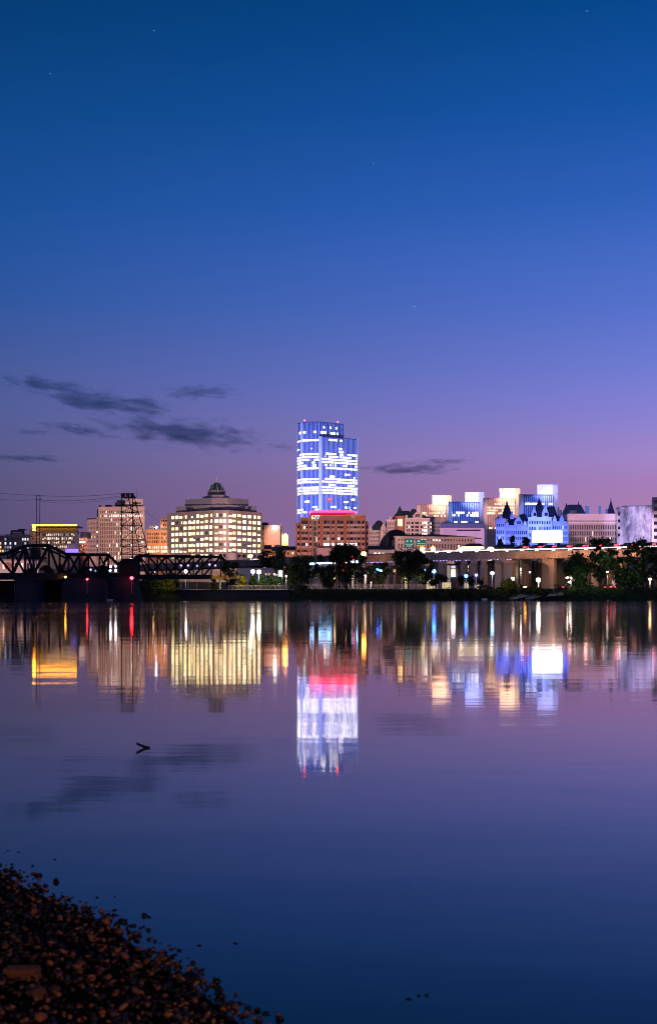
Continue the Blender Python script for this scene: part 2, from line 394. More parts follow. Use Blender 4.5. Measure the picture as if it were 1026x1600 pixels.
# ---- office block with a domed roof
def domed_block():
    Y = 850
    b = Bld('office_block', 'large brown office block full of cream lit windows with stepped terraces and a green dome', 336, Y+15)
    A, B_, C, D_ = P2(262.5, 872), P2(334.3, 842), P2(357, 842), P2(408.5, 868)
    E_, F_ = P2(408.5, 915), P2(262.5, 915)
    zt = Zp(800, 850); z0 = G(Y)-1
    core = b.mb('wall', M['stone_tan']); core.prism([A, B_, C, D_, E_, F_], z0, zt-.3)
    rows = [(Zp(py+2.3, 850), Zp(py-2.4, 850)) for py in (806.3, 815.2, 824.3, 833.4, 842.5, 851.5, 860.2, 868.6)]
    r2 = random.Random(3)
    def pick(i, j):
        if i == 0: return M['w_cream'] if r2.random() < .35 else M['glass_dark']
        return M['w_cream'] if r2.random() < .93 else M['w_dim']
    def cols(edges, A, B, pa, pb):
        L = dist(A, B); f = lambda p: (p-pa)/(pb-pa)*L
        return [(f(a), f(c)) for a, c in edges]
    ce = lambda x, w=22: ((x-w/2)/4.664+240, (x+w/2)/4.664+240)
    left = [ce(145), ce(175), ce(205), ce(235), ce(268, 18), ce(286, 14), ce(302, 14), ce(328), ce(358), ce(389), ce(420)]
    mid = [ce(458, 24), ce(490, 24), ce(518, 20)]
    right = [ce(556, 24), ce(584, 22), ce(620, 24), ce(656, 28), ce(694, 28), ce(730, 22), ce(765, 22)]
    for a, c, e, pa, pb in ((A, B_, left, 262.5, 334.3), (B_, C, mid, 334.3, 357), (C, D_, right, 357, 408.5)):
        b.facade(a, c, z0, zt, rows, cols(e, a, c, pa, pb), pick, M['stone_tan'], .45)
    # terraces, each set back
    t = b.mb('terrace', M['terrace'])
    def tier(pxa, pxm, pxn, pxb, dy, z0, z1):
        t.prism([P2(pxa, 868+dy), P2(pxm, 850+dy), P2(pxn, 850+dy), P2(pxb, 866+dy), P2(pxb, 905), P2(pxa, 905)], z0, z1)
    tier(275, 334, 352, 401, 4, zt-.3, Zp(789, 856))
    tier(289, 331, 356, 388, 8, Zp(789, 856), Zp(778, 860))
    tier(317, 331, 350, 358, 12, Zp(778, 860), Zp(773, 862))
    # dark openings in the first terrace
    q = MB()
    for x in (415, 447, 478, 235, 260):
        px = x/4.664+240; q = MB(); q.box(X(px, 853), X(px+4.4, 853), 852 if x > 300 else 858, 857 if x > 300 else 866, Zp(797.6, 853), Zp(793.6, 853)); b.part('terrace_opening', q, M['glass_dark'])
    for x in (585, 615, 640, 680):
        px = x/4.664+240; q = MB(); q.box(X(px, 856), X(px+4.8, 856), 855, 862, Zp(798, 856), Zp(794, 856)); b.part('terrace_opening', q, M['glass_dark'])
    # parapet
    q = MB()
    for a, c in ((A, B_), (B_, C), (C, D_)):
        u = (Vector(c)-Vector(a)).normalized(); q.obox(a, u, 0, dist(a, c), -.3, .75, zt+.002, zt+.6)
    b.part('parapet', q, M['stone_tan'])
    # drum, dome, spire
    cx, cy = X(338.4, 875), 875; z = Zp(773, 868); r = 11/ K*875*1.08
    q = MB(); q.lathe((cx, cy, z-1), [(r*1.15, 0), (r*1.15, 1.3), (r*1.03, 1.32), (r*1.03, 3.2), (r*1.15, 3.25), (r*1.15, 3.9)], 24)
    b.part('drum', q, M['terrace'])
    for k in range(16):
        q = MB(); a = 2*PI*k/16+.1; q.box(cx+r*1.05*math.cos(a)-.5, cx+r*1.05*math.cos(a)+.5, cy+r*1.05*math.sin(a)-.5, cy+r*1.05*math.sin(a)+.5, z+.4, z+2.1); b.part('drum_window', q, M['glass_dark'])
    q = MB(); n = 9; R = r*.93; H = Zp(754, 875)-(z+2.9)
    q.lathe((cx, cy, z+2.9), [(R*math.cos(PI/2*k/n)+.02, H*math.sin(PI/2*k/n)) for k in range(n+1)], 32)
    dome = b.part('dome', q, M['copper'], True)
    q = MB()
    for k in range(8):
        a = 2*PI*k/8+.2
        pts = [Vector((cx+(R+.12)*math.cos(PI/2*i/n)*math.cos(a), cy+(R+.12)*math.cos(PI/2*i/n)*math.sin(a), z+2.9+(H+.1)*math.sin(PI/2*i/n))) for i in range(n+1)]
        for p1, p2 in zip(pts, pts[1:]): q.beam(p1, p2, .28)
    q.build('dome_rib', M['panel_pink'], dome)
    q = MB(); q.tube((cx, cy, z+2.9+H-.3), (cx, cy, z+3.5+H), .5, .3, 10); q.tube((cx, cy, z+3.4+H), (cx+.3, cy, Zp(737.5, 875)), .22, .06, 8)
    b.part('spire', q, M['panel_pink'])
    # pale archway in the middle of the street front and the mural's vertical stripe
    q = MB(); q.lathe((X(361, 838), 840.5, z0), [(3.6, 0), (3.6, Zp(867, 840)-z0), (3.0, Zp(864, 840)-z0), (.4, Zp(861.5, 840)-z0)], 20)
    b.part('entrance_bay', q, M['stone_pink'])
    b.done()
domed_block()
flood(330, 905, 640, 330, 835, 850, 2.3, (1, .64, .58), 260)
flood(430, 905, 660, 395, 830, 850, 3.2, (1, .46, .52), 120)

# ---- stepped deco tower block, floodlit tan
def deco_block():
    Y = 900
    b = Bld('deco_tower_block', 'tall tan stone block with one bright row of windows behind the lattice tower', 185, Y+10)
    z0 = G(Y)-2; zt = Zp(792, Y)
    x0, x1 = 154.5, 226.5
    A, B_ = P2(x0, Y), P2(x1, Y-4)
    core = b.mb('wall', M['stone_tan']); core.prism([A, B_, P2(x1, Y+45), P2(x0-3, Y+45)], z0, zt)
    px = lambda z: z/5.7+120
    rows = [(Zp(py+1.7, Y), Zp(py-1.7, Y)) for py in (800, 806.2, 812.5)]
    body = [(Zp(y+2.6, Y), Zp(y-2.4, Y)) for y in (819.5, 826, 832.5, 839, 845.5, 852, 858.5, 865, 871.5, 878)]
    L = dist(A, B_); r2 = random.Random(5)
    cols = even(L, 24, .42, 1.0)
    def pick(i, j):
        i = len(rows)+len(body)-1-i      # 0 is the top row
        if i == 1 and j >= 5: return M['w_white'] if r2.random() < .86 else M['w_warm']
        if i == 0: return M['w_white'] if j in (3, 8) else M['glass_dark']
        if r2.random() < .05: return M['w_white']
        return M['w_warm'] if r2.random() < .07 else M['glass_dark']
    b.facade(A, B_, z0, zt, rows+body, cols, pick, M['stone_tan'], .35, .7)
    # upper setback
    u0, u1, ut = 179, 223.5, Zp(779.6, Y)
    c2 = b.mb('upper_storey', M['stone_tan'])
    c2.prism([P2(196, Y+4), P2(u1, Y+3), P2(u1, Y+32), P2(196, Y+32)], zt, ut)
    q = MB(); q.obox(P2(196, Y+4), (1, 0), -.2, X(u1, Y)-X(196, Y), 0, .5, ut-.6, ut+.3); b.part('cornice', q, M['stone_tan'])
    q = MB()
    for x in (499, 517, 534, 557): q.box(X(px(x), Y)-.6, X(px(x), Y)+.6, Y+2.7, Y+3.4, Zp(787, Y), Zp(784.4, Y))
    b.part('upper_window', q, M['glass_dark'])
    q = MB(); q.box(X(177.5, Y), X(196, Y)-.05, Y+6, Y+26, zt, Zp(784, Y)); q.box(X(180, Y), X(190, Y), Y+8, Y+22, Zp(784, Y), Zp(780, Y))
    q.tube((X(155.5, Y), Y+3, zt), (X(155.5, Y), Y+3, zt+1.2), .9, .9, 10)
    q.box(X(163, Y), X(171, Y), Y+5, Y+14, zt, zt+1.6)
    b.part('rooftop_plant', q, M['slate'])
    q = MB(); q.tube((X(211, Y), Y+10, ut), (X(211, Y), Y+10, Zp(761, Y)), .15, .05, 6); b.part('mast', q, M['wire'])
    # lower wings to the left
    wA, wB = P2(137.5, Y+2), P2(150.8, Y-1); zw = Zp(811.5, Y)
    w = b.mb('side_wing', M['stone_pink']); w.prism([wA, wB, P2(150.8, Y+40), P2(137.5, Y+40)], z0, zw)
    wr = [(Zp(y+1.6, Y), Zp(y-1.6, Y)) for y in (818, 825, 832, 839, 846, 853, 860)]
    b.facade(wA, wB, z0, zw, wr, even(dist(wA, wB), 5, .4, .4), lambda i, j: M['w_warm'] if r2.random() < .08 else M['glass_dark'], M['stone_pink'], .25, part='side_wing')
    q = MB(); q.obox(wA, (1, 0), -.3, dist(wA, wB)+.2, -.2, .6, zw, zw+.8); b.part('wing_cornice', q, M['slate'])
    vA, vB = P2(151, Y-3), P2(154.3, Y-3.2); zv = Zp(808, Y)
    v = b.mb('corner_bay', M['grey_panel']); v.prism([vA, vB, P2(154.3, Y+38), P2(151, Y+38)], z0, zv)
    b.facade(vA, vB, z0, zv, wr, even(dist(vA, vB), 1, .5), lambda i, j: M['w_white'] if i % 3 == 1 else M['glass_dark'], M['grey_panel'], .25, part='corner_bay')
    b.done()
deco_block()
flood(165, 866, 745, 190, 828, 900, 3.2, (1, .56, .50), 190)
flood(205, 872, 760, 205, 845, 900, .8, (1, .66, .5), 60)

# ---- orange lit block between the deco tower and the domed block
def orange_block():
    Y = 960
    b = Bld('corner_block', 'orange lit brick block with white shop windows left of the domed office', 247, Y+10)
    z0 = G(Y)-2
    A, B_, C = P2(228, Y), P2(250.5, Y-2), P2(264.5, Y-2)
    zt, zu = Zp(828.5, Y), Zp(807.5, Y)
    w = b.mb('wall', M['orange_brick']); w.prism([A, B_, P2(250.5, Y+30), P2(228, Y+30)], z0, zt); w.prism([B_, C, P2(264.5, Y+30), P2(250.5, Y+30)], z0, zt)
    w.prism([P2(251, Y+6), P2(264, Y+6), P2(264, Y+28), P2(251, Y+28)], zt, zu)
    rows = [(Zp(y+1.9, Y), Zp(y-1.9, Y)) for y in (834.5, 840.5, 846.5, 855.5, 861.5)]
    r2 = random.Random(9)
    pk = lambda i, j: (M['w_orange'] if r2.random() < .8 else M['w_white']) if i < 2 else (M['w_warm'] if r2.random() < .08 else M['glass_dark'])
    b.facade(A, B_, z0, zt, rows, even(dist(A, B_), 7, .5, .6), pk, M['orange_brick'], .3)
    b.facade(B_, C, z0, zt, rows, even(dist(B_, C), 5, .5, .4), pk, M['orange_brick'], .3)
    ur = [(Zp(y+1.5, Y), Zp(y-1.5, Y)) for y in (813, 819.5)]
    b.facade(P2(251, Y+6), P2(264, Y+6), zt, zu, ur, even(dist(P2(251, Y), P2(264, Y)), 4, .5, .4), lambda i, j: M['w_warm'] if i == 0 and j == 0 else M['glass_dark'], M['orange_brick'], .3, part='upper_storey')
    q = MB(); q.obox(A, (1, 0), -.2, X(264.7, Y)-A[0], -.5, .7, zt, zt+.5); b.part('cornice', q, M['stone_pink'])
    q = MB(); q.box(X(231, Y), X(239, Y), Y+5, Y+20, zt+.3, Zp(821, Y)); b.part('rooftop_plant', q, M['grey_panel'])
    q = MB(); q.ball((X(243.5, Y), Y+3, Zp(823.5, Y)), .8); q.build('roof_lamp', M['lamp_white'], b.o)
    q = MB(); q.tube((X(243.5, Y), Y+3, zt), (X(243.5, Y), Y+3, Zp(825, Y)), .12, .12, 6); b.part('lamp_stem', q, M['wire'])
    b.done()
orange_block()
flood(250, 895, 780, 247, 842, 960, 5.0, (1, .44, .22), 56)

# ---- block with the gold roof edge
def gold_block():
    Y = 800
    b = Bld('gold_edged_block', 'dark roofed office with a glowing gold line along its roof edge', 85, Y+10)
    z0 = G(Y)-1; ze = Zp(831.6, Y)
    A, B_, C = P2(46.5, Y+6), P2(65, Y-2), P2(123, Y-2)
    w = b.mb('wall', M['stone_grey']); w.prism([A, B_, C, P2(123, Y+30), P2(46.5, Y+30)], z0, ze)
    rows = [(Zp(y+1.7, Y), Zp(y-1.7, Y)) for y in (835.6, 841.7, 847.6, 854.5)]
    r2 = random.Random(12)
    def pk(i, j): return None if i == 0 and j > 12 else (M['w_warm'] if r2.random() < .7 else M['glass_dark'])
    b.facade(B_, C, z0, ze, rows, even(dist(B_, C), 17, .66, .5, 2.0), pk, M['grey_panel'], .3)
    b.facade(A, B_, z0, ze, rows, even(dist(A, B_), 5, .5, .5), lambda i, j: M['w_dim'] if r2.random() < .5 else M['glass_dark'], M['stone_tan'], .3)
    q = MB(); zr = Zp(823, Y)
    q.frustum([P2(56, Y-2.6), P2(124, Y-2.6), P2(124, Y+31), P2(56, Y+31)], ze+.002, [P2(61, Y), P2(120, Y), P2(120, Y+28), P2(61, Y+28)], zr)
    b.part('mansard_roof', q, M['slate'])
    q = MB(); q.prism([A, P2(56, Y), P2(56, Y+30), P2(46.5, Y+30)], ze, Zp(827, Y)); b.part('stair_tower', q, M['stone_tan'])
    q = MB(); q.box(X(51.6, Y), X(121, Y), Y-1.6, Y-.9, zr+.6, Zp(820, Y)); b.part('light_strip', q, M['gold_strip'])
    q = MB(); q.box(X(53, Y), X(120, Y), Y-.9, Y+20, zr+.002, Zp(821, Y)); b.part('roof_slab', q, M['slate'])
    # gold lantern on the stair tower: a waisted post
    q = MB(); q.lathe((X(55.6, Y), Y-3.2, Zp(829, Y)), [(1.0, 0), (.55, .6), (.45, 1.0), (.6, 1.4), (1.0, 1.9), (.95, 2.2), (.3, 2.4)], 12); b.part('lantern', q, M['gold_strip'])
    q = MB(); q.box(X(105.5, Y), X(124, Y), Y-5.5, Y-2.4, Zp(863.5, Y), Zp(858, Y)); b.part('violet_screen', q, M['purple_strip'])
    q = MB(); q.box(X(104, Y), X(125, Y), Y-5, Y-2.42, z0, Zp(864, Y)); b.part('screen_plinth', q, M['grey_panel'])
    b.done()
gold_block()
flood(85, 882, 742, 80, 842, 800, .8, (1, .62, .45), 130)

def low_left_block():
    Y = 770
    b = Bld('low_office_block', 'low grey office at the left edge with gold windows and a dark roof hut', 20, Y+10)
    z0 = G(Y)-1; zt = Zp(837.5, Y)
    A, B_ = P2(-45, Y-6), P2(47, Y)
    w = b.mb('wall', M['stone_grey']); w.prism([A, B_, P2(47, Y+22), P2(-45, Y+22)], z0, zt)
    rows = [(Zp(y+2, Y), Zp(y-1.6, Y)) for y in (842.5, 849, 855, 861)]
    r2 = random.Random(15)
    def pk(i, j):
        if j < 13: return M['w_gold'] if r2.random() < .8 and i < 3 else M['glass_dark']
        return M['w_cool'] if r2.random() < .42 else M['glass_dark']
    b.facade(A, B_, z0, zt, rows, even(dist(A, B_), 23, .62, .4), pk, M['grey_panel'], .3)
    q = MB(); q.box(X(7.5, Y), X(41, Y), Y+3, Y+16, zt, Zp(834.5, Y)); q.frustum([P2(16, Y+4), P2(39.5, Y+4), P2(39.5, Y+15), P2(16, Y+15)], Zp(834.5, Y), [P2(18, Y+5), P2(38, Y+5), P2(38, Y+13), P2(18, Y+13)], Zp(827.5, Y))
    q.box(X(25, Y), X(36, Y), Y+6, Y+12, Zp(827.5, Y), Zp(825.5, Y))
    b.part('roof_hut', q, M['slate'])
    q = MB(); q.box(X(18, Y), X(33, Y), Y+2.8, Y+4.5, Zp(833.8, Y), Zp(830.6, Y)); b.part('hut_louvre', q, M['grey_panel'])
    q = MB(); q.obox(A, (1, 0), 0, dist(A, B_), -.3, .7, zt+.002, zt+.5); b.part('parapet', q, M['stone_grey'])
    b.done()
    # pale hall seen through the bridge
    Y = 620
    b = Bld('riverside_hall', 'low peach lit hall with a round window seen through the arched bridge span', 20, Y+10)
    z0 = G(Y)-.5; zt = Zp(876, Y); A, B_ = P2(-30, Y), P2(62, Y)
    w = b.mb('wall', M['panel_pink']); w.prism([A, B_, P2(62, Y+20), P2(-30, Y+20)], z0, zt)
    rows = [(Zp(889, Y), Zp(880, Y))]
    b.facade(A, B_, z0, zt, rows, even(dist(A, B_), 9, .35, 1), lambda i, j: M['w_orange'] if j in (3, 6) else M['glass_dark'], M['panel_pink'], .3)
    q = MB(); q.tube((X(13.3, Y), Y-.36, Zp(884, Y)), (X(13.3, Y), Y-.6, Zp(884, Y)), 1.7, 1.7, 20); b.part('round_window', q, M['brick'])
    q = MB(); q.box(A[0]-.3, B_[0]+.3, Y-.8, Y+20.3, zt+.002, zt+.6); b.part('roof_slab', q, M['grey_panel'])
    b.done()
    Y = 840
    b = Bld('narrow_block', 'narrow dark block with two lit rows between the gold edged office and the tan tower', 130, Y+8)
    z0 = G(Y)-1; zt = Zp(840, Y); A, B_ = P2(123.5, Y), P2(137, Y)
    w = b.mb('wall', M['brick']); w.prism([A, B_, P2(137, Y+20), P2(123.5, Y+20)], z0, zt)
    rows = [(Zp(y+1.4, Y), Zp(y-1.4, Y)) for y in (842.5, 847, 853, 859, 863.5)]
    b.facade(A, B_, z0, zt, rows, even(dist(A, B_), 6, .6, .3), lambda i, j: M['w_white'] if i in (3,) and j < 5 else (M['w_warm'] if (i*7+j*3) % 5 == 0 or i == 4 else M['glass_dark']), M['brick'], .3)
    q = MB(); q.box(X(125.5, Y), X(136.5, Y), Y+1, Y+14, zt, Zp(831, Y)); b.part('rooftop_plant', q, M['slate'])
    b.done()
low_left_block()
flood(10, 905, 540, 14, 884, 620, 2.6, (1, .56, .46), 80)
flood(90, 905, 560, 50, 862, 770, .8, (1, .6, .5), 140)

# ---- brick office block with the red roof band
def text_mesh(s, size, m, parent, loc, extrude=.05, name='lettering'):
    c = bpy.data.curves.new(name, 'FONT'); c.body = s; c.size = size; c.extrude = extrude; c.align_x = 'CENTER'; c.align_y = 'CENTER'
    c.materials.append(m)
    t = bpy.data.objects.new(name, c); col.objects.link(t)
    me = bpy.data.meshes.new_from_object(t.evaluated_get(bpy.context.evaluated_depsgraph_get())); bpy.data.objects.remove(t)
    o = bpy.data.objects.new(name, me); col.objects.link(o); o.rotation_euler = (PI/2, 0, 0)
    if parent is not None: o.parent = parent; o.location = Vector(loc)-worldloc(parent)
    else: o.location = loc
    return o
def brick_block():
    Y = 750
    b = Bld('brick_office_block', 'red brick office with a red uplit roof band and white number 677', 520, Y+12)
    z0 = G(Y)-1
    px = lambda z: z/5+430
    secs = [ # px0, px1, y top, depth offset, columns (px pairs)
        (462, 468.6, 818, 5, [(464.6, 468.0)]),
        (468.6, 482.5, 809.5, 1, [(471, 473.4), (474, 477), (477.6, 480.6)]),
        (482.5, 489, 806.5, 0, [(483.6, 486.6)]),
        (496, 541, 806.5, 0, [(497.2, 499), (505.5, 509.5), (510.3, 514.5), (518, 522), (527, 531), (531.6, 536)]),
        (541, 571, 805.5, -2, [(541.6, 544.4), (546, 551.6), (552.6, 557.5), (558.6, 562.6), (565, 568.8)]),
        (571, 575.5, 816, 3, [(571.8, 574.8)])]
    r2 = random.Random(21)
    prev = None
    wall = b.mb('wall', M['brick'])
    for k, (a, c, yt, dy, cl) in enumerate(secs):
        y = Y+dy; A, B_ = P2(a, y), P2(c, y); zt = Zp(yt, y)
        wall.prism([A, B_, (B_[0], Y+34+k*.05), (A[0], Y+34+k*.05)], z0, zt)
        rows = [(Zp(q+2, y), Zp(q-2, y)) for q in (823.5, 833, 841.8, 850.6, 861, 870)]
        if yt < 812: rows.append((Zp(818.6, y), Zp(813.4, y)))
        f = lambda p: X(p, y)-A[0]
        n = len(rows)
        def pk(i, j, k=k, n=n):
            if i == 2 and ((k == 3 and j >= 1) or (k == 4 and j < 3)): return M['w_white']
            if i == 2 and k == 1 and j == 2: return M['w_cool']
            if i == 3 and k == 3 and j in (2, 4): return M['w_cool']
            if k == 1 and j == 1 and i == 5: return M['w_cream']
            return M['glass_dark'] if r2.random() < .8 else M['w_dim']
        b.facade(A, B_, z0, zt, rows, [(f(p), f(q)) for p, q in cl], pk, M['brick'], .4)
        bn = b.mb('sill_band', M['brick_band'])
        for lo, hi in rows:
            for p, q in cl: bn.obox(A, (1, 0), f(p)+.02, f(q)-.02, .41, .5, lo-1.25, lo-.12)
        bn.obox(A, (1, 0), 0, X(c, y)-A[0], -.2, .62, zt+.002, zt+.55)
    # glass stair strip with the sign
    A, B_ = P2(489.05, Y+1.6), P2(495.95, Y+1.6); ts = Zp(805.8, Y)
    st = b.mb('stair_strip', M['brick_band']); st.prism([A, B_, (B_[0], Y+30), (A[0], Y+30)], z0, ts)
    rows = [(Zp(q+3.6, Y), Zp(q-3.6, Y)) for q in (817, 825.5, 834, 842.5, 851, 860, 868)]
    b.facade(A, B_, z0, ts, rows, even(dist(A, B_), 3, .8, .3), lambda i, j: M['w_cool'] if i == 3 and j == 2 else M['glass_dark'], M['brick_band'], .25, part='stair_strip')
    text_mesh('677', 3.0, glow('lit_numerals', (1, 1, 1), 1.6, 1, 1), b.o, (X(492.6, Y), Y-.75, Zp(808.6, Y)), .1, 'numerals')
    # low projecting bay
    q = MB(); q.box(X(495, 742), X(517, 742), 741, Y-.6, z0, Zp(856, 742)); bay = b.part('entrance_bay', q, M['glass_rose'])
    # red roof band, its uplighting put in as emission
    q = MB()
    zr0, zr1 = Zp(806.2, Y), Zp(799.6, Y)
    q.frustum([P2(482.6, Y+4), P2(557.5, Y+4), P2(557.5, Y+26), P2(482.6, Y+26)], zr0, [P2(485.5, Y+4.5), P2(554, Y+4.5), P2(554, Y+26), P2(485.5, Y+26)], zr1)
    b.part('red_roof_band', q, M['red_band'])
    q = MB(); q.box(X(483.2, Y), X(557, Y), Y+3.4, Y+27, zr1+.003, Zp(799.0, Y)); b.part('roof_edge_strip', q, M['pink_strip'])
    q = MB(); q.box(X(487, Y), X(552, Y), Y+5.5, Y+22, Zp(798.5, Y), Zp(796.4, Y)); b.part('roof_hut', q, M['brick_band'])
    # pale gable right of the centre
    q = MB(); q.tube((X(551, Y), Y-2.6, Zp(806.5, Y)), (X(551, Y), Y-1.2, Zp(806.5, Y)), 1.2, 1.2, 24); b.part('round_gable', q, M['brick_band'])
    b.done()
    zb = Zp(797, Y)
    f = thing('flagpole', 'slim white flagpole with a red and white flag on the red banded roof', 'flagpole', (X(518.6, Y), Y+10, zb-.3))
    q = MB(); q.tube((X(518.6, Y), Y+10, zb-.3), (X(518.6, Y), Y+10, Zp(772, Y)), .12, .07, 8); q.build('pole', M['white_paint'], f)
    q = MB()
    for s_ in range(5):
        vs = []; fs = []
        for i in range(9):
            t = i/8; x = X(518.4, Y)-2.7*t; yy = Y+10+.25*math.sin(t*7); z = Zp(775, Y)-.5*t-s_*.36
            vs += [(x, yy, z), (x, yy, z-.36)]
        fs = [(2*i, 2*i+1, 2*i+3, 2*i+2) for i in range(8)]
        q.quadmesh(vs, fs, s_ % 2)
    q.build('flag', [glow('flag_red_glow', (.9, .2, .25), .5, 1, 1), M['white_paint']], f)  # light on the red stripes is put in as emission
brick_block()
flood(500, 905, 620, 515, 836, 750, 2.7, (1, .52, .42), 150)

# ---- tall glass tower
def glass_tower():
    b = Bld('glass_skyscraper', 'tall blue lit skyscraper with white bands of lit floors behind the brick office', 510, 1925)
    z0 = G(1900)-5
    zt, zl = Zp(659, 1900), Zp(683.5, 1900)
    tall = [P2(465.3, 1927), P2(471.5, 1908), P2(498, 1902), P2(536, 1930), P2(536, 1975), P2(465.3, 1975)]
    low = [P2(498, 1894), P2(502.5, 1892), P2(557.5, 1926), P2(557.5, 1955), P2(537, 1968), P2(498, 1940)]
    c = b.mb('core', M['glass_blue']); c.prism(tall, z0, zt)
    c2 = b.mb('front_core', M['glass_blue']); c2.prism(low, z0, zl)
    r2 = random.Random(33)
    ztop = 640
    # floors whose windows are lit, by their row in the photograph: row pixel, share lit left, share lit right, right start
    lit = {687.4: (1, .3, 0), 691.8: (0, .06, 0), 696: (0, .08, 0), 700.4: (.12, .08, 0), 704.8: (0, .15, 0), 709.2: (.95, .75, .1), 713.6: (.9, .8, .15), 718: (.95, 1, 0),
           722.4: (.85, 1, 0), 727: (.55, .75, .2), 731.4: (1, 1, .25), 735.8: (0, .03, 0), 740.2: (0, .02, 0), 744.6: (.12, .3, .1), 748.6: (.85, .9, .15), 753: (1, 1, 0),
           757.4: (.1, .2, 0), 761.6: (1, 1, 0), 766: (1, 1, 0), 770.4: (1, 1, 0), 774.8: (.04, .05, 0), 779: (0, .04, 0), 783.4: (.03, .08, 0), 787.8: (0, .1, 0), 792: (.04, .12, 0), 796: (.45, .35, 0), 800: (.4, .5, 0), 805: (.3, .1, 0)}
    keys = sorted(lit, reverse=True)           # lowest row first
    rows = [(Zp(k+1.2, 1900), Zp(k-1.3, 1900)) for k in keys]
    def runs(share, start, n):
        res = []; on = True; left = 0
        for j in range(n):
            if left <= 0: on = r2.random() < share; left = r2.randint(1, 4) if share < .99 else 9
            left -= 1; res.append(on and j/n >= start*r2.random()*1.4)
        return res
    fins = MB()
    for A, B_, n, which, zz, extra in ((tall[1], tall[2], 13, 0, zt, True), (low[1], low[2], 28, 1, zl, False), (tall[0], tall[1], 2, 0, zt, True)):
        L = dist(A, B_); u = (Vector(B_)-Vector(A)).normalized(); p = L/n
        rs = rows[:]; tab = []
        for k in keys: tab.append(runs(lit[k][which], lit[k][2] if which else 0, n))
        if extra:
            for k in (674.5, 669):
                rs.append((Zp(k+1.7, 1900), Zp(k-1.7, 1900))); tab.append([k == 674.5 and j in (1, 2, 9, 10) for j in range(n)])
        else:
            rs = rs[:]
        b.facade(A, B_, z0, zz-1.2, rs, [(p*j+.12, p*(j+1)-.12) for j in range(n)], lambda i, j: M['tower_white'] if tab[i][j] else None, M['glass_blue'], .3, .15, part='spandrel' if which else 'side_spandrel')
        for j in range(n+1): fins.obox(A, u, p*j-.2, p*j+.2, .32, .95, z0, zz-.4)
    # upper right face of the tall slab above the lower block
    A, B_ = tall[2], tall[3]; L = dist(A, B_); u = (Vector(B_)-Vector(A)).normalized(); n = 18; p = L/n
    rr = [(Zp(k+1.6, 1915), Zp(k-1.8, 1915)) for k in (677, 668.5)]
    b.facade(A, B_, zl, zt-1.2, rr, [(p*j+.1, p*(j+1)-.1) for j in range(n)], lambda i, j: M['tower_white'] if (i == 0 and j in (1, 2, 3, 4, 8, 9, 10, 11, 13)) or (i == 1 and j in (3, 8, 12)) else None, M['glass_blue'], .3, .15, part='crown_spandrel')
    for j in range(n+1): fins.obox(A, u, p*j-.13, p*j+.13, .32, .9, zl+.1, zt-.4)
    b.part('fin', fins, M['marble'])
    q = MB()
    for A, B_, zz, w in ((tall[0], tall[1], zt, None), ):
        u = (Vector(B_)-Vector(A)).normalized(); L = dist(A, B_)
    q.obox(tall[1], (Vector(tall[2])-Vector(tall[1])).normalized(), -1.2, .9, .96, 1.9, z0, zt)
    q.obox(low[0], (1, 0), -.6, X(502.2, 1893)-low[0][0], -1, 2.0, z0, zl+.8)
    q.obox(low[1], (Vector(low[2])-Vector(low[1])).normalized(), dist(low[1], low[2])-.9, dist(low[1], low[2])+.6, .97, 1.8, z0, zl+.4)
    b.part('corner_pier', q, M['marble'])
    q = MB()
    for A, B_, zz in ((tall[0], tall[1], zt), (tall[1], tall[2], zt), (tall[2], tall[3], zt), (low[1], low[2], zl)):
        q.obox(A, (Vector(B_)-Vector(A)).normalized(), .05, dist(A, B_)-.05, -.6, 1.0, zz-.38, zz+.5)
    b.part('parapet', q, M['glass_blue'])
    q = MB(); q.box(X(485, 1925), X(497, 1925), 1925, 1945, zt, zt+3); q.box(X(504, 1935), X(511, 1935), 1935, 1948, zt, zt+2.4); b.part('rooftop_plant', q, M['slate'])
    for p_ in ((475.6, 1908), (527.4, 1925)):
        q = MB(); q.tube((X(*p_), p_[1]+2, zt), (X(*p_), p_[1]+2, zt+2.4), .3, .3, 6); m = b.part('beacon_mast', q, M['wire'])
        q = MB(); q.ball((X(*p_), p_[1]+2, zt+3), 1.0); q.build('beacon', M['lamp_red'], m)
    b.done()
M['tower_white'] = glow('tower_window', (.94, .80, 1), 7, .2, 1.3, tint=(1, .95, .88))
glass_tower()
flood(440, 885, 1350, 505, 740, 1900, 4.8, (.20, .30, 1), 260, .4, 8)
flood(600, 880, 1400, 525, 720, 1900, 1.5, (.18, .30, 1), 250, .4, 8)
flood(430, 850, 1700, 468, 760, 1915, 3.0, (.38, .32, 1), 190, .6, 6)

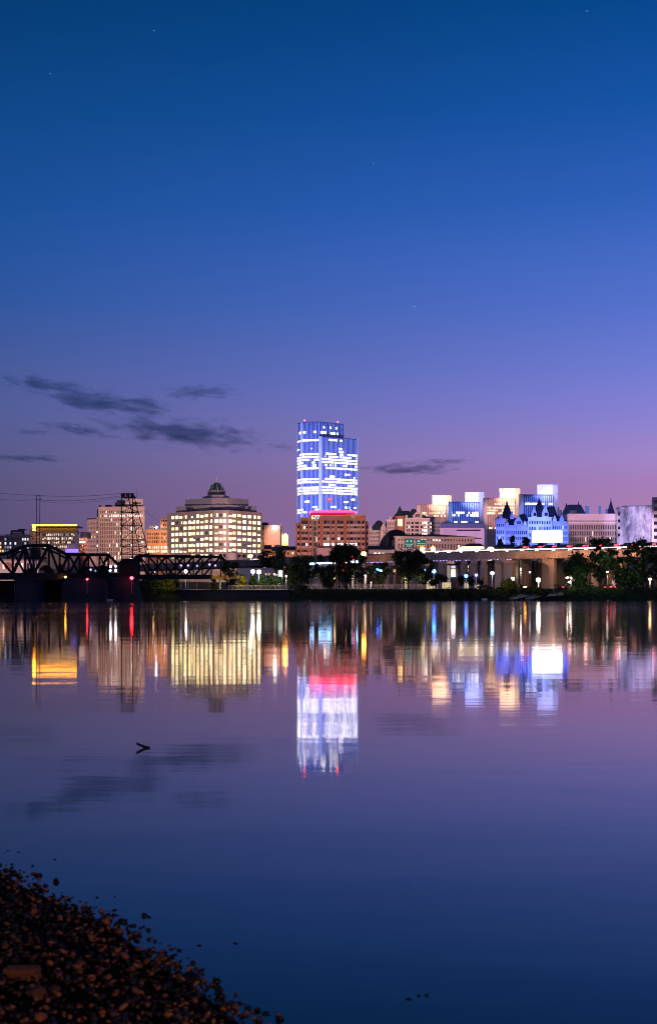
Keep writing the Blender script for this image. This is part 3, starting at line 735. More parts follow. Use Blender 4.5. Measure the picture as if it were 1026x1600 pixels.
# ---- tan box, church spire and the dark slab right of the domed block
def tan_box():
    Y = 900
    b = Bld('windowless_block', 'orange lit windowless box building right of the domed office', 425, Y+10)
    z0 = G(Y)-1; zt = Zp(822, Y)
    w = b.mb('wall', M['stone_pink']); w.box(X(412.6, Y), X(438, Y), Y, Y+25, z0, zt)
    q = MB(); q.box(X(412.4, Y), X(438.2, Y), Y-.3, Y+25.2, zt+.002, zt+.6); b.part('parapet', q, M['stone_pink'])
    s = b.mb('stair_tower', M['grey_panel']); A, B_ = P2(407.5, Y+3), P2(412.5, Y+3); zs = Zp(820, Y); s.prism([A, B_, (B_[0], Y+24), (A[0], Y+24)], z0, zs)
    rows = [(Zp(y+2, Y), Zp(y-2, Y)) for y in (827, 834, 841, 848, 855, 862)]
    b.facade(A, B_, z0, zs, rows, even(dist(A, B_), 2, .6, .1), lambda i, j: M['w_warm'] if (i+j) % 5 == 2 else M['glass_dark'], M['grey_panel'], .3, part='stair_tower')
    q = MB(); q.box(X(408.5, Y), X(417.6, Y), Y+4, Y+18, zt+.7, Zp(815.8, Y)); b.part('rooftop_plant', q, M['slate'])
    q = MB(); q.box(X(418, Y), X(422.6, Y), Y-4, Y-.4, z0, Zp(853, Y)); q.box(X(429, Y), X(450, Y), Y-6, Y-.5, z0, Zp(853, Y)); b.part('front_annex', q, M['slate'])
    q = MB(); q.tube((X(429.6, Y), Y+.6, zt+.5), (X(429.6, Y), Y+.6, Zp(825, Y)+.2), .15, .15, 6); q.tube((X(429.6, Y), Y+.6, zt+.5), (X(429.6, Y), Y-1.4, Zp(824, Y)), .12, .12, 6)
    b.part('lamp_bracket', q, M['wire'])
    q = MB(); q.ball((X(429.6, Y), Y-1.6, Zp(824, Y)), 1.05); b.part('wall_lamp', q, M['lamp_white'])
    b.done()
    Y = 980
    c = thing('church_tower', 'gold lit church tower with a pair of thin spires right of the windowless box', 'church', (X(444, Y), Y, G(Y)))
    q = MB(); q.box(X(440.5, Y), X(450, Y), Y, Y+5, G(Y)-1, Zp(842, Y)); q.build('tower', M['stone_pink'], c)
    q = MB(); q.lathe((X(438.6, Y), Y-1, G(Y)-1), [(1.0, 0), (1.0, Zp(840, Y)-G(Y)+1), (.8, Zp(836, Y)-G(Y)+1), (.5, Zp(826, Y)-G(Y)+1), (.06, Zp(816, Y)-G(Y)+1)], 8); q.build('spire', M['orange_brick'], c)
    q = MB()
    for dx in (441.5, 445.5, 449): q.lathe((X(dx, Y), Y+1, Zp(842, Y)), [(.8, 0), (.7, 1.4), (.08, 4.6 if dx == 445.5 else 3.2)], 8)
    q.build('pinnacle', M['orange_brick'], c)
    q = MB(); q.ball((X(446, Y), Y-.8, Zp(837, Y)), 1.3); q.build('belfry_lamp', M['lamp_orange'], c)
    q = MB(); q.ball((X(438.6, Y), Y-2.2, Zp(836, Y)), .7); q.build('spire_lamp', M['lamp_orange'], c)
    point(W(446, 838, Y-4), 22000, (1, .5, .15), 1.0)
    Y = 700
    b = Bld('terrace_row', 'row of orange lit low houses behind the trees left of the brick office', 450, Y+6)
    for k, (a, c_, yt, m) in enumerate(((412, 424, 858, 'orange_brick'), (424.1, 438, 861, 'brick'), (438.1, 462, 860, 'orange_brick'))):
        A, B_ = P2(a, Y), P2(c_, Y); w = b.mb('wall', M[m]); zt = Zp(yt, Y); w.prism([A, B_, (B_[0], Y+10), (A[0], Y+10)], G(Y)-1, zt)
        b.facade(A, B_, G(Y)-1, zt, [(Zp(yt+7, Y), Zp(yt+3, Y)), (Zp(yt+14, Y), Zp(yt+10, Y))], even(dist(A, B_), 3, .35, .3), lambda i, j: M['w_warm'] if (i+j) % 3 == 0 else M['glass_dark'], M[m], .2)
        q = MB(); x0, x1 = A[0]-.05+.1, B_[0]-.05; z = zt+.002
        q.quadmesh([(x0, Y-.5, z), (x1, Y-.5, z), (x1, Y+10.5, z), (x0, Y+10.5, z), (x0, Y+5, z+2.2), (x1, Y+5, z+2.2)], [(0, 1, 5, 4), (2, 3, 4, 5), (0, 4, 3), (1, 2, 5), (0, 3, 2, 1)]); b.part('roof', q, M['slate'])
    b.done()
tan_box()
flood(425, 890, 740, 427, 842, 900, 5.5, (1, .42, .22), 44)
flood(450, 895, 600, 438, 864, 700, 3.0, (1, .42, .24), 60)

# ---- turreted stone block with dark roofs (left of the plaza towers)
def gable(mb, A, B, z0, zp, d0, d1):
    """a gabled wall slab from A to B"""
    A, B = Vector(A), Vector(B); L = (B-A).length; u = (B-A)/L; n = Vector((u.y, -u.x))
    pr = [(0, z0), (L, z0), (L, z0+(zp-z0)*.35), (L*.62, zp-(zp-z0)*.1), (L*.5, zp), (L*.38, zp-(zp-z0)*.1), (0, z0+(zp-z0)*.35)]
    vs = [tuple(A+u*t+n*d)+(z,) for d in (d1, d0) for t, z in pr]; k = len(pr)
    mb.quadmesh(vs, [tuple(range(k)), tuple(range(k, 2*k))[::-1]]+[(i, k+i, k+(i+1) % k, (i+1) % k) for i in range(k)])
def hip(mb, pts, z0, z1, inset):
    cx = sum(p[0] for p in pts)/len(pts); cy = sum(p[1] for p in pts)/len(pts)
    top = [(p[0]+math.copysign(min(inset, abs(cx-p[0])*.98), cx-p[0]), p[1]+math.copysign(min(inset, abs(cy-p[1])*.9), cy-p[1])) for p in pts]
    mb.frustum(pts, z0, top, z1)
def turreted_block():
    Y = 900; b = Bld('turreted_stone_block', 'pink stone block with steep dark roofs and a cone topped corner turret', 622, Y+12)
    z0 = G(Y)-2; r2 = random.Random(41)
    dk = lambda i, j: M['glass_dark'] if r2.random() < .93 else M['w_warm']
    # left wing
    A, B_ = P2(575.5, Y+4), P2(606, Y); zl = Zp(828, Y)
    w = b.mb('wall', M['stone_pink']); w.prism([A, B_, (B_[0], Y+22), (A[0], Y+22)], z0, zl)
    b.facade(A, B_, z0, zl, [(Zp(y+1.7, Y), Zp(y-1.7, Y)) for y in (833, 839, 845, 851)], even(dist(A, B_), 9, .4, .5), dk, M['stone_pink'], .3)
    q = MB(); hip(q, [P2(577, Y+2), P2(607, Y), (X(607, Y), Y+22), (X(577, Y), Y+22)], zl, Zp(812.5, Y), 5); b.part('mansard_roof', q, M['slate_teal'])
    g = b.mb('gable', M['stone_pink']); gable(g, P2(594, Y-.5), P2(602.5, Y-.5), Zp(829, Y), Zp(818, Y), 0, 2.5); gable(g, P2(576, Y+2), P2(581, Y+2), Zp(830, Y), Zp(821, Y), 0, 2)
    g.prism([P2(593.5, Y-2.4), P2(597, Y-2.4), P2(597, Y), P2(593.5, Y)], z0, zl-.3)
    # middle turret block
    A, B_ = P2(604, Y-3), P2(616.5, Y-5); zm = Zp(814, Y)
    w.prism([A, B_, (B_[0], Y+20), (A[0], Y+20)], z0, zm)
    b.facade(A, B_, z0, zm, [(Zp(y+1.6, Y), Zp(y-1.6, Y)) for y in (819, 825, 831)], even(dist(A, B_), 4, .35, .5), dk, M['stone_pink'], .3)
    q = MB(); q.obox(A, (1, 0), -.4, dist(A, B_)+.4, -.3, .9, zm+.002, zm+.7); b.part('cornice', q, M['panel_pink'])
    g.prism([P2(608.5, Y), P2(612, Y), P2(612, Y+3), P2(608.5, Y+3)], zm, Zp(807.5, Y))
    # round tower with cone
    cx = X(624.3, Y); cy = Y+1; R = X(632, Y)-cx
    q = MB(); q.lathe((cx, cy, z0), [(R*.98, 0), (R*.98, Zp(809, Y)-z0), (R*1.12, Zp(808, Y)-z0), (R*1.12, Zp(806.5, Y)-z0)], 20); tw = b.part('round_tower', q, M['brick'])
    q = MB()
    for a in (-1.8, -1.57, -1.3): q.box(cx+R*math.cos(a)-.55, cx+R*math.cos(a)+.55, cy+R*math.sin(a)-.15, cy+R*math.sin(a)+.5, Zp(822, Y), Zp(811.5, Y))
    q.build('tower_window', M['w_cream'], tw)
    q = MB(); q.lathe((cx, cy, Zp(806.4, Y)), [(R*1.22, 0), (R*.62, 2.3), (R*.3, 4.6), (.08, Zp(789.7, Y)-Zp(806.4, Y))], 20); b.part('cone_roof', q, M['slate_teal'])
    # main steep roof
    q = MB(); hip(q, [P2(610, Y+6), P2(655, Y+4), (X(655, Y), Y+24), (X(610, Y), Y+24)], Zp(811, Y), Zp(796.5, Y), 6.5); b.part('main_roof', q, M['slate_teal'])
    q = MB(); q.lathe((X(647, Y), Y+8, Zp(806, Y)), [(2.2, 0), (2.2, 2.8), (1.7, 4.1), (.6, 5.0)], 14); b.part('roof_dome', q, M['slate'])
    # right wing
    A, B_ = P2(632, Y-3), P2(671, Y-3); zr = Zp(811, Y)
    w2 = b.mb('right_wing', M['stone_pink']); w2.prism([A, B_, (B_[0], Y+22), (A[0], Y+22)], z0, zr)
    f = lambda x: X(x, Y-3)-A[0]
    cl = [(f(a), f(a)+.75) for a in (635, 637.6, 642, 643.8, 648, 650, 652, 656.5, 658.5, 662, 665, 668)]
    b.facade(A, B_, z0, zr, [(Zp(y+1.9, Y), Zp(y-1.7, Y)) for y in (817.5, 823.5, 829, 835)], cl, lambda i, j: M['w_white'] if j in (8, 9, 10) and r2.random() < .85 else dk(i, j), M['stone_pink'], .3, part='right_wing')
    q = MB(); q.obox(A, (1, 0), -.2, dist(A, B_)+.2, -.3, .8, zr+.002, zr+.5); b.part('right_cornice', q, M['panel_pink'])
    gable(g, P2(644, Y-3.5), P2(658.5, Y-3.5), zr+.5, Zp(799.5, Y), 0, 2.5)
    q = MB()
    for x in (648.5, 651, 653.5): q.box(X(x, Y)-.35, X(x, Y)+.35, Y-6.2, Y-5.5, Zp(808.5, Y), Zp(804, Y))
    b.part('gable_window', q, M['glass_dark'])
    g.prism([P2(633, Y-2), P2(636.5, Y-2), P2(636.5, Y+1), P2(633, Y+1)], zr+.6, Zp(805, Y))
    q = MB(); q.frustum([P2(655, Y), P2(671, Y), (X(671, Y), Y+20), (X(655, Y), Y+20)], zr, [P2(657, Y+6), P2(664, Y+6), (X(664, Y), Y+16), (X(657, Y), Y+16)], Zp(804, Y)); b.part('wing_roof', q, M['slate_teal'])
    b.done()
    # grey annex
    Y = 940; b = Bld('grey_annex_block', 'plain grey block with rows of small windows between the turreted block and the plaza', 679, Y+10)
    A, B_ = P2(671, Y), P2(687, Y); zt = Zp(810, Y); w = b.mb('wall', M['stone_grey']); w.prism([A, B_, (B_[0], Y+20), (A[0], Y+20)], G(Y)-2, zt)
    b.facade(A, B_, G(Y)-2, zt, [(Zp(y+1.7, Y), Zp(y-1.5, Y)) for y in (817.5, 823.5, 829, 835)], even(dist(A, B_), 8, .5, .3), lambda i, j: M['w_white'] if j == 0 and i > 0 else M['glass_dark'], M['stone_grey'], .3)
    q = MB(); q.box(A[0]-.2, B_[0]+.2, Y-.6, Y+20.2, zt+.002, zt+.5); b.part('parapet', q, M['stone_grey'])
    q = MB(); q.box(X(662, Y), X(681, Y), Y+3, Y+16, zt+.5, Zp(807, Y)); b.part('rooftop_plant', q, M['slate'])
    b.done()
turreted_block()
flood(648, 828, 785, 628, 820, 900, 3.8, (1, .57, .58), 170)

def station():
    Y = 700
    # dark curved train-shed roof
    b = Bld('shed_building', 'dark curved barrel roofed shed left of the long station hall', 616, Y+30)
    n = 14; cx0, cx1 = X(596.5, 735), X(640, 735); zb, zt = G(735)-1, Zp(827, 735); zs = Zp(856, 735)
    q = MB(); vs = []
    for k in range(n+1):
        a = PI*k/n; x = (cx0+cx1)/2-(cx1-cx0)/2*math.cos(a); z = zs+(zt-zs)*math.sin(a)**.8
        vs += [(x, 735, z), (x, 770, z)]
    m = len(vs)
    q.quadmesh(vs, [(2*i, 2*i+2, 2*i+3, 2*i+1) for i in range(n)]+[tuple(range(0, m, 2))[::-1], tuple(range(1, m, 2))]); b.part('barrel_roof', q, M['slate'], False)
    w = b.mb('wall', M['brick']); w.box(cx0+.3, cx1-.3, 736, 769, zb, zs)
    b.done()
    # station hall
    b = Bld('station_hall', 'long pale stone station hall with arched windows and a low dark hipped roof', 678, Y+12)
    A, B_ = P2(616.5, Y-2), P2(741, Y+8); zt = Zp(840, Y); z0 = G(Y)-1
    w = b.mb('wall', M['stone_pink']); w.prism([A, B_, (B_[0], Y+34), (A[0], Y+34)], z0, zt)
    L = dist(A, B_); r2 = random.Random(55)
    cl = even(L, 26, .42, 1.2)
    b.facade(A, B_, z0, zt, [(Zp(845, Y), Zp(842, Y)), (Zp(857, Y), Zp(850.5, Y)), (Zp(867, Y), Zp(860, Y))], cl,
             lambda i, j: (M['w_white'] if j in (3, 8, 9, 12, 13, 14) else M['glass_dark']) if i == 2 else (M['glass_dark'] if r2.random() < .92 else M['w_warm']), M['stone_pink'], .4)
    # arched heads over the tall windows
    q = MB(); u = (Vector(B_)-Vector(A)).normalized(); nn = Vector((u.y, -u.x))
    for a, c in cl:
        p = Vector(A)+u*((a+c)/2)+nn*.44; q.tube((p.x, p.y, Zp(850.5, Y)), (p.x+nn.x*.1, p.y+nn.y*.1, Zp(850.5, Y)), (c-a)/2, (c-a)/2, 16)
    b.part('arch_head', q, M['glass_dark'])
    q = MB(); q.obox(A, u, -.8, L+.8, -.5, 1.3, zt+.002, zt+.6); q.obox(A, u, -.4, L+.4, .41, .9, Zp(848.2, Y), Zp(847, Y)); b.part('cornice', q, M['stone_pink'])
    q = MB(); x0, x1 = A[0]-1, B_[0]+1; z = zt+.605
    q.quadmesh([(x0, Y-3, z), (x1, Y+7, z), (x1, Y+35, z), (x0, Y+35, z), (X(655, Y), Y+16, Zp(832.6, Y)), (X(690, Y), Y+18, Zp(832.6, Y))], [(0, 1, 5, 4), (1, 2, 5), (2, 3, 4, 5), (3, 0, 4), (0, 3, 2, 1)])
    b.part('hipped_roof', q, M['slate_teal'])
    b.done()
    # low blue-roofed shed
    Y2 = 660; b = Bld('low_roofed_shed', 'low wide shed with a dark blue roof beside the brick office', 596, Y2+8)
    A, B_ = P2(575.5, Y2), P2(616, Y2); zt = Zp(859, Y2); w = b.mb('wall', M['stone_pink']); w.prism([A, B_, (B_[0], Y2+14), (A[0], Y2+14)], G(Y2)-1, zt)
    q = MB(); z = zt+.003; q.quadmesh([(A[0]-.3, Y2-.8, z), (B_[0]+.3, Y2-.8, z), (B_[0]+.3, Y2+15, z), (A[0]-.3, Y2+15, z), (A[0]-.3, Y2+7, Zp(852, Y2)), (B_[0]+.3, Y2+7, Zp(852, Y2))], [(0, 1, 5, 4), (2, 3, 4, 5), (0, 4, 3), (1, 2, 5), (0, 3, 2, 1)]); b.part('roof', q, M['slate'])
    q = MB()
    for x in (586, 592.5, 598.5): q.box(X(x, Y2)-.5, X(x, Y2)+.5, Y2-.1, Y2+.2, Zp(865.6, Y2), Zp(864, Y2))
    b.part('wall_light', q, M['w_white']); b.done()
station()
flood(660, 885, 560, 680, 852, 700, 2.8, (1, .55, .50), 170)
flood(600, 885, 580, 596, 860, 660, 2.2, (1, .56, .5), 60)

# ---- plaza behind: podium and four agency towers with their tall service slabs
def plaza():
    Y = 1500
    b = Bld('plaza_podium_block', 'long low pale violet block with dark blue top under the plaza towers', 720, Y+20)
    z0 = G(Y)-8; A, B_ = P2(684, Y), P2(756, Y)
    w = b.mb('wall', M['panel_pink']); w.prism([A, B_, (B_[0], Y+60), (A[0], Y+60)], z0, Zp(825, Y))
    q = MB(); q.prism([P2(687, Y-3), P2(753.5, Y-3), (X(753.5, Y), Y+55), (X(687, Y), Y+55)], Zp(824.9, Y), Zp(818, Y)); q.frustum([P2(687, Y-3), P2(753.5, Y-3), P2(753.5, Y+55), P2(687, Y+55)], Zp(818, Y)+.01, [P2(690, Y), P2(751, Y), P2(751, Y+50), P2(690, Y+50)], Zp(816.3, Y)); b.part('roof_storey', q, M['roof_blue'])
    q = MB()
    for k in range(16): q.box(X(692+k*1.35, Y), X(692.5+k*1.35, Y), Y-.7, Y+.3, Zp(838, Y), Zp(827, Y))
    b.part('wall_rib', q, M['stone_grey'])
    q = MB(); q.box(X(712, Y), X(750, Y), Y-.5, Y+.4, Zp(829.6, Y), Zp(827.6, Y)); q.box(X(740, Y), X(752, Y), Y-.5, Y+.4, Zp(842, Y), Zp(840.5, Y)); b.part('strip_window', q, M['glass_dark'])
    b.done()
    Y = 2050
    specs = [ # body px0, px1, top; cap px0, px1, top, cap bottom; slab bottom, warm?
        ('agency_tower', 'rose lit agency tower with a glowing warm white cap, leftmost of the four plaza towers', 651, 695.5, 789.5, 675, 705.5, 773, 790, 'glass_rose', (1, .70, .44), 1),
        ('agency_tower', 'blue lit agency tower with a white cap, just right of the rose one', 700.5, 747, 785, 726, 756.5, 768, 785, 'glass_blue', (.45, .5, 1), 0),
        ('agency_tower', 'orange lit agency tower with lit floors and a warm cap, behind the blue castle-like capitol', 754.5, 802.5, 779.5, 780, 812.5, 762, 780, 'glass_rose', (1, .62, .36), 1),
        ('agency_tower', 'deep blue agency tower with the tallest lavender cap, rightmost of the four plaza towers', 810.5, 862, 773.7, 838.7, 872, 756, 774, 'glass_blue', (.48, .48, 1), 0)]
    for k, (nm, lb, x0, x1, yt, c0, c1, ct, cb, gm, lc, warm) in enumerate(specs):
        y = Y-k*40
        b = Bld(nm, lb, (x0+x1)/2, y+15, 'tower', 'four matching plaza towers'); z0 = G(y)-6
        A, B_ = P2(x0, y), P2(x1, y+6); zt = Zp(yt, y); L = dist(A, B_); u = (Vector(B_)-Vector(A)).normalized()
        w = b.mb('core', M[gm]); w.prism([A, B_, (B_[0], y+32), P2(x0+.3, y+32)], z0, zt)
        rr = random.Random(60+k); n = 17; p = L/n
        rowy = {0: (801.5, 805.5), 1: (801, 805, 816), 2: (787.5, 793, 797.5, 802, 825), 3: (787, )}[k]
        rows = sorted([(Zp(q+1.3, y), Zp(q-1.3, y)) for q in rowy])
        share = {0: .6, 1: .45, 2: .85, 3: .75}[k]
        b.facade(A, B_, z0, zt-1, rows, [(p*j+.25, p*(j+1)-.25) for j in range(n)], lambda i, j: (M['w_orange'] if warm else M['tower_white']) if rr.random() < share else None, M[gm], .3, .15, part='spandrel')
        q = MB()
        for j in range(n+1): q.obox(A, u, p*j-.35, p*j+.35, .31, 1.3, z0, zt-.2)
        q.obox(A, u, -.8, L*.10, 1.31, 2.0, z0, zt+.4)
        b.part('fin', q, M['marble'])
        q = MB(); q.obox(A, u, 0, L, -1, 1.32, zt+.01, zt+1.2); b.part('parapet', q, M[gm])
        q = MB(); zc, zcb = Zp(ct, y), Zp(cb+1, y)
        q.prism([P2(c0, y+12), P2(x1+.6, y+12), (X(x1+.6, y), y+40), P2(c0+.3, y+40)], zt-2, zc); b.part('cap', q, M['marble'])
        q = MB(); q.frustum([P2(x1+.7, y+12), P2(c1+.3, y+14), (X(c1+.3, y), y+40), (X(x1+.7, y), y+40)], z0, [P2(x1+.7, y+12), P2(c1-.8, y+14), (X(c1-.8, y), y+40), (X(x1+.7, y), y+40)], zc+.02); b.part('service_slab', q, M['granite'])
        b.done(40)
        # unseen mid-air spots added: cap and slab from in front, body from below
        flood(c0+6, cb-4, y-45, c0+11, ct+8, y+12, 9 if warm else 7, (1, .60, .32) if warm else (.46, .46, 1), 56, .8, 3)
        flood(x1-4, cb-10, y-30, c1-4, 782, y+12, 4 if warm else 4, (1, .56, .34) if warm else (.40, .38, 1), 70, .6, 3)
        flood((x0+x1)/2-6, 822, y-260, (x0+x1)/2, 800, y, 2.6, (1, .5, .42) if warm else (.12, .26, 1), 60, .5, 4)
M['roof_blue'] = mat('blue_roof_cladding', (.10, .13, .24), .6, .1, .1)
plaza()
flood(715, 850, 1250, 720, 832, 1500, 3.0, (1, .54, .95), 100)

# ---- blue lit capitol with steep dark roofs
def capitol():
    Y = 1400; b = Bld('capitol', 'ornate castle-like capitol lit deep blue with steep dark pyramid roofs', 815, Y+20, 'public building')
    z0 = G(Y)-6; S = M['granite']; r2 = random.Random(71)
    dk = lambda i, j: M['glass_dark'] if r2.random() < .86 else M['w_cool']
    def block(px0, px1, y, ytop, n, rws, depth=40, part='wall', fr=.52):
        A, B_ = P2(px0, y), P2(px1, y); zt = Zp(ytop, Y)
        w = b.mb(part, S); w.prism([A, B_, (B_[0], y+depth), P2(px0+.3, y+depth)], z0, zt)
        b.facade(A, B_, z0, zt, [(Zp(q+h, Y), Zp(q-h, Y)) for q, h in rws], even(dist(A, B_), n, fr, .6), dk, S, .7, part=part)
        c = b.mb('cornice', S); c.obox(A, (1, 0), -.5, dist(A, B_)+.5, -.5, 1.5, zt+.003, zt+1.0)
        return zt
    block(774, 788.5, Y-4, 812, 4, ((821, 2.4), (832, 3), (841, 2.5), (851, 2.5)))
    block(788.6, 824, Y+4, 822, 11, ((832, 3), (841, 2.5), (851, 2.5)))
    block(824.1, 861, Y-6, 810, 9, ((817, 2.6), (826, 2.4), (836, 3), (845, 2.4), (854, 2.5)))
    block(861.1, 887, Y+2, 816, 8, ((824, 2.6), (833, 2.6), (842, 2.6), (851, 2.6)), 44)
    for a, c, z1, z2 in ((778.5, 784, 812, 803), (796, 801.6, 812, 798), (802.4, 814.5, 822, 806), (829, 837, 809, 793), (845.6, 855.2, 809, 790), (789, 793.5, 822, 815), (816.5, 821, 822, 814), (862.5, 868, 816, 806), (873, 880, 816, 805)):
        g = MB(); gable(g, P2(a, Y-5), P2(c, Y-5), Zp(z1, Y)+.3, Zp(z2, Y), 0, 3); b.part('dormer', g, S)
    q = MB()
    for a, c, z1, z2 in ((802.4, 814.5, 822, 806), (829, 837, 809, 793), (845.6, 855.2, 809, 790)):
        for f in (.32, .5, .68):
            x = X(a+(c-a)*f, Y); q.box(x-.5, x+.5, Y-8.4, Y-7.8, Zp(z1-2, Y), Zp(z1-7, Y))
    b.part('dormer_window', q, M['glass_dark'])
    # steep corner pyramids, flared at the foot and capped with finials
    q = None
    def pyr(px0, px1, yb, pxa, ya, y):
        cx, h = X(pxa, Y), Zp(ya, Y)-Zp(yb, Y); w0 = X(px1, Y)-X(px0, Y); zb = Zp(yb, Y)
        sq = lambda w: [(cx-w/2, y+w0/2-w/2), (cx+w/2, y+w0/2-w/2), (cx+w/2, y+w0/2+w/2), (cx-w/2, y+w0/2+w/2)]
        lv = [(w0, 0), (w0*.72, h*.3), (w0*.36, h*.66), (w0*.20, h*.72), (w0*.16, h*.80), (.5, h*.92), (.1, h)]
        for (a, z1), (c, z2) in zip(lv, lv[1:]): q.frustum(sq(a), zb+z1, sq(c), zb+z2)
    q = MB(); pyr(784, 801.6, 810.5, 792.2, 779.5, Y-1); b.part('pyramid_roof', q, M['slate'])
    q = MB(); pyr(834, 852, 808, 843, 775, Y-2); b.part('pyramid_roof', q, M['slate'])
    q = MB()
    hip(q, [P2(775, Y-2), P2(789, Y-2), (X(789, Y), Y+20), (X(775, Y), Y+20)], Zp(812, Y)+1, Zp(805, Y), 4)
    hip(q, [P2(789, Y+6), P2(824, Y+6), (X(824, Y), Y+30), (X(789, Y), Y+30)], Zp(822, Y)+1, Zp(808, Y), 6)
    hip(q, [P2(811, Y+12), P2(828, Y+12), (X(828, Y), Y+40), (X(811, Y), Y+40)], Zp(812, Y), Zp(801, Y), 5)
    hip(q, [P2(825, Y-3), P2(861, Y-3), (X(861, Y), Y+22), (X(825, Y), Y+22)], Zp(810, Y)+1, Zp(803, Y), 4)
    b.part('hipped_roof', q, M['slate_teal'])
    q = MB(); hip(q, [P2(853, Y+5), P2(873, Y+5), (X(873, Y), Y+26), (X(853, Y), Y+26)], Zp(812, Y), Zp(790, Y), 4.2); b.part('great_roof', q, M['slate'])
    q = MB(); hip(q, [P2(862, Y+3), P2(886, Y+3), (X(886, Y), Y+24), (X(862, Y), Y+24)], Zp(816, Y)+1, Zp(806, Y), 5); b.part('wing_roof', q, M['slate'])
    q = MB(); q.box(X(876, Y), X(879, Y), Y+8, Y+11, Zp(808, Y), Zp(796, Y)); q.box(X(874.5, Y), X(876.5, Y), Y+14, Y+16, Zp(808, Y), Zp(791, Y)); b.part('chimney', q, M['orange_brick'])
    b.done()
    # rear pavilion seen above the grey office
    Y2 = 1440; b = Bld('mansard_pavilion', 'dark blue mansard roofed pavilion with small spires and blue chimneys above the grey office', 915, Y2+15, 'public building')
    z0 = G(Y2)-5; w = b.mb('wall', S); w.prism([P2(882, Y2), P2(960, Y2), (X(960, Y2), Y2+40), (X(882, Y2), Y2+40)], z0, Zp(804, Y2))
    q = MB(); hip(q, [P2(882.5, Y2), P2(915, Y2), (X(915, Y2), Y2+30), (X(882.5, Y2), Y2+30)], Zp(803.9, Y2), Zp(788, Y2), 4.6); b.part('mansard_roof', q, M['roof_blue'])
    q = MB(); q.prism([P2(889, Y2-1), P2(900, Y2-1), P2(900, Y2+5), P2(889, Y2+5)], Zp(804, Y2), Zp(797.5, Y2)); b.part('dormer', q, M['panel_pink'])
    q = MB()
    for x, yt in ((885.4, 785), (904.4, 782)): q.lathe((X(x, Y2), Y2+6, Zp(790, Y2)), [(.9, 0), (.6, 1.5), (.1, Zp(yt, Y2)-Zp(790, Y2))], 8)
    b.part('roof_spire', q, M['slate'])
    for x0, x1, yt in ((913.4, 919.6, 791), (934.2, 938, 791), (945, 949, 796)):
        q = MB(); q.prism([P2(x0, Y2+5), P2(x1, Y2+5), P2(x1, Y2+9), P2(x0, Y2+9)], Zp(804, Y2), Zp(yt, Y2)); q.prism([P2(x0-.3, Y2+4.8), P2(x1+.3, Y2+4.8), P2(x1+.3, Y2+9.2), P2(x0-.3, Y2+9.2)], Zp(yt, Y2)+.01, Zp(yt-.8, Y2)); b.part('chimney', q, S)
    q = MB(); cx = X(956, Y2); q.lathe((cx, Y2+8, Zp(803, Y2)), [(X(963.4, Y2)-cx, 0), ((X(963.4, Y2)-cx)*.5, 6.5), (.5, 13.5), (.1, Zp(776, Y2)-Zp(803, Y2))], 8); b.part('turret_roof', q, M['roof_blue'])
    b.done()
capitol()
flood(790, 866, 1150, 800, 836, 1400, 5, (.075, .12, 1), 70, .5, 5)
flood(850, 866, 1150, 848, 824, 1400, 5.5, (.085, .14, 1), 78, .5, 5)
flood(880, 858, 1200, 876, 836, 1400, 7, (.05, .11, 1), 44, .5, 5)
flood(845, 790, 1300, 842, 800, 1400, 1.0, (.2, .3, 1), 60, .7, 5)
for px_, py_, e_p in ((781, 846, 15000), (797, 848, 9000), (812, 848, 9000), (829, 818, 9000), (846, 818, 12000), (858, 818, 9000), (870, 846, 9000), (882, 848, 12000)): point(W(px_, py_, 1382), e_p, (.10, .17, 1), 1.0)
flood(925, 815, 1340, 930, 795, 1445, 2.2, (.05, .22, 1), 44, .5, 3)

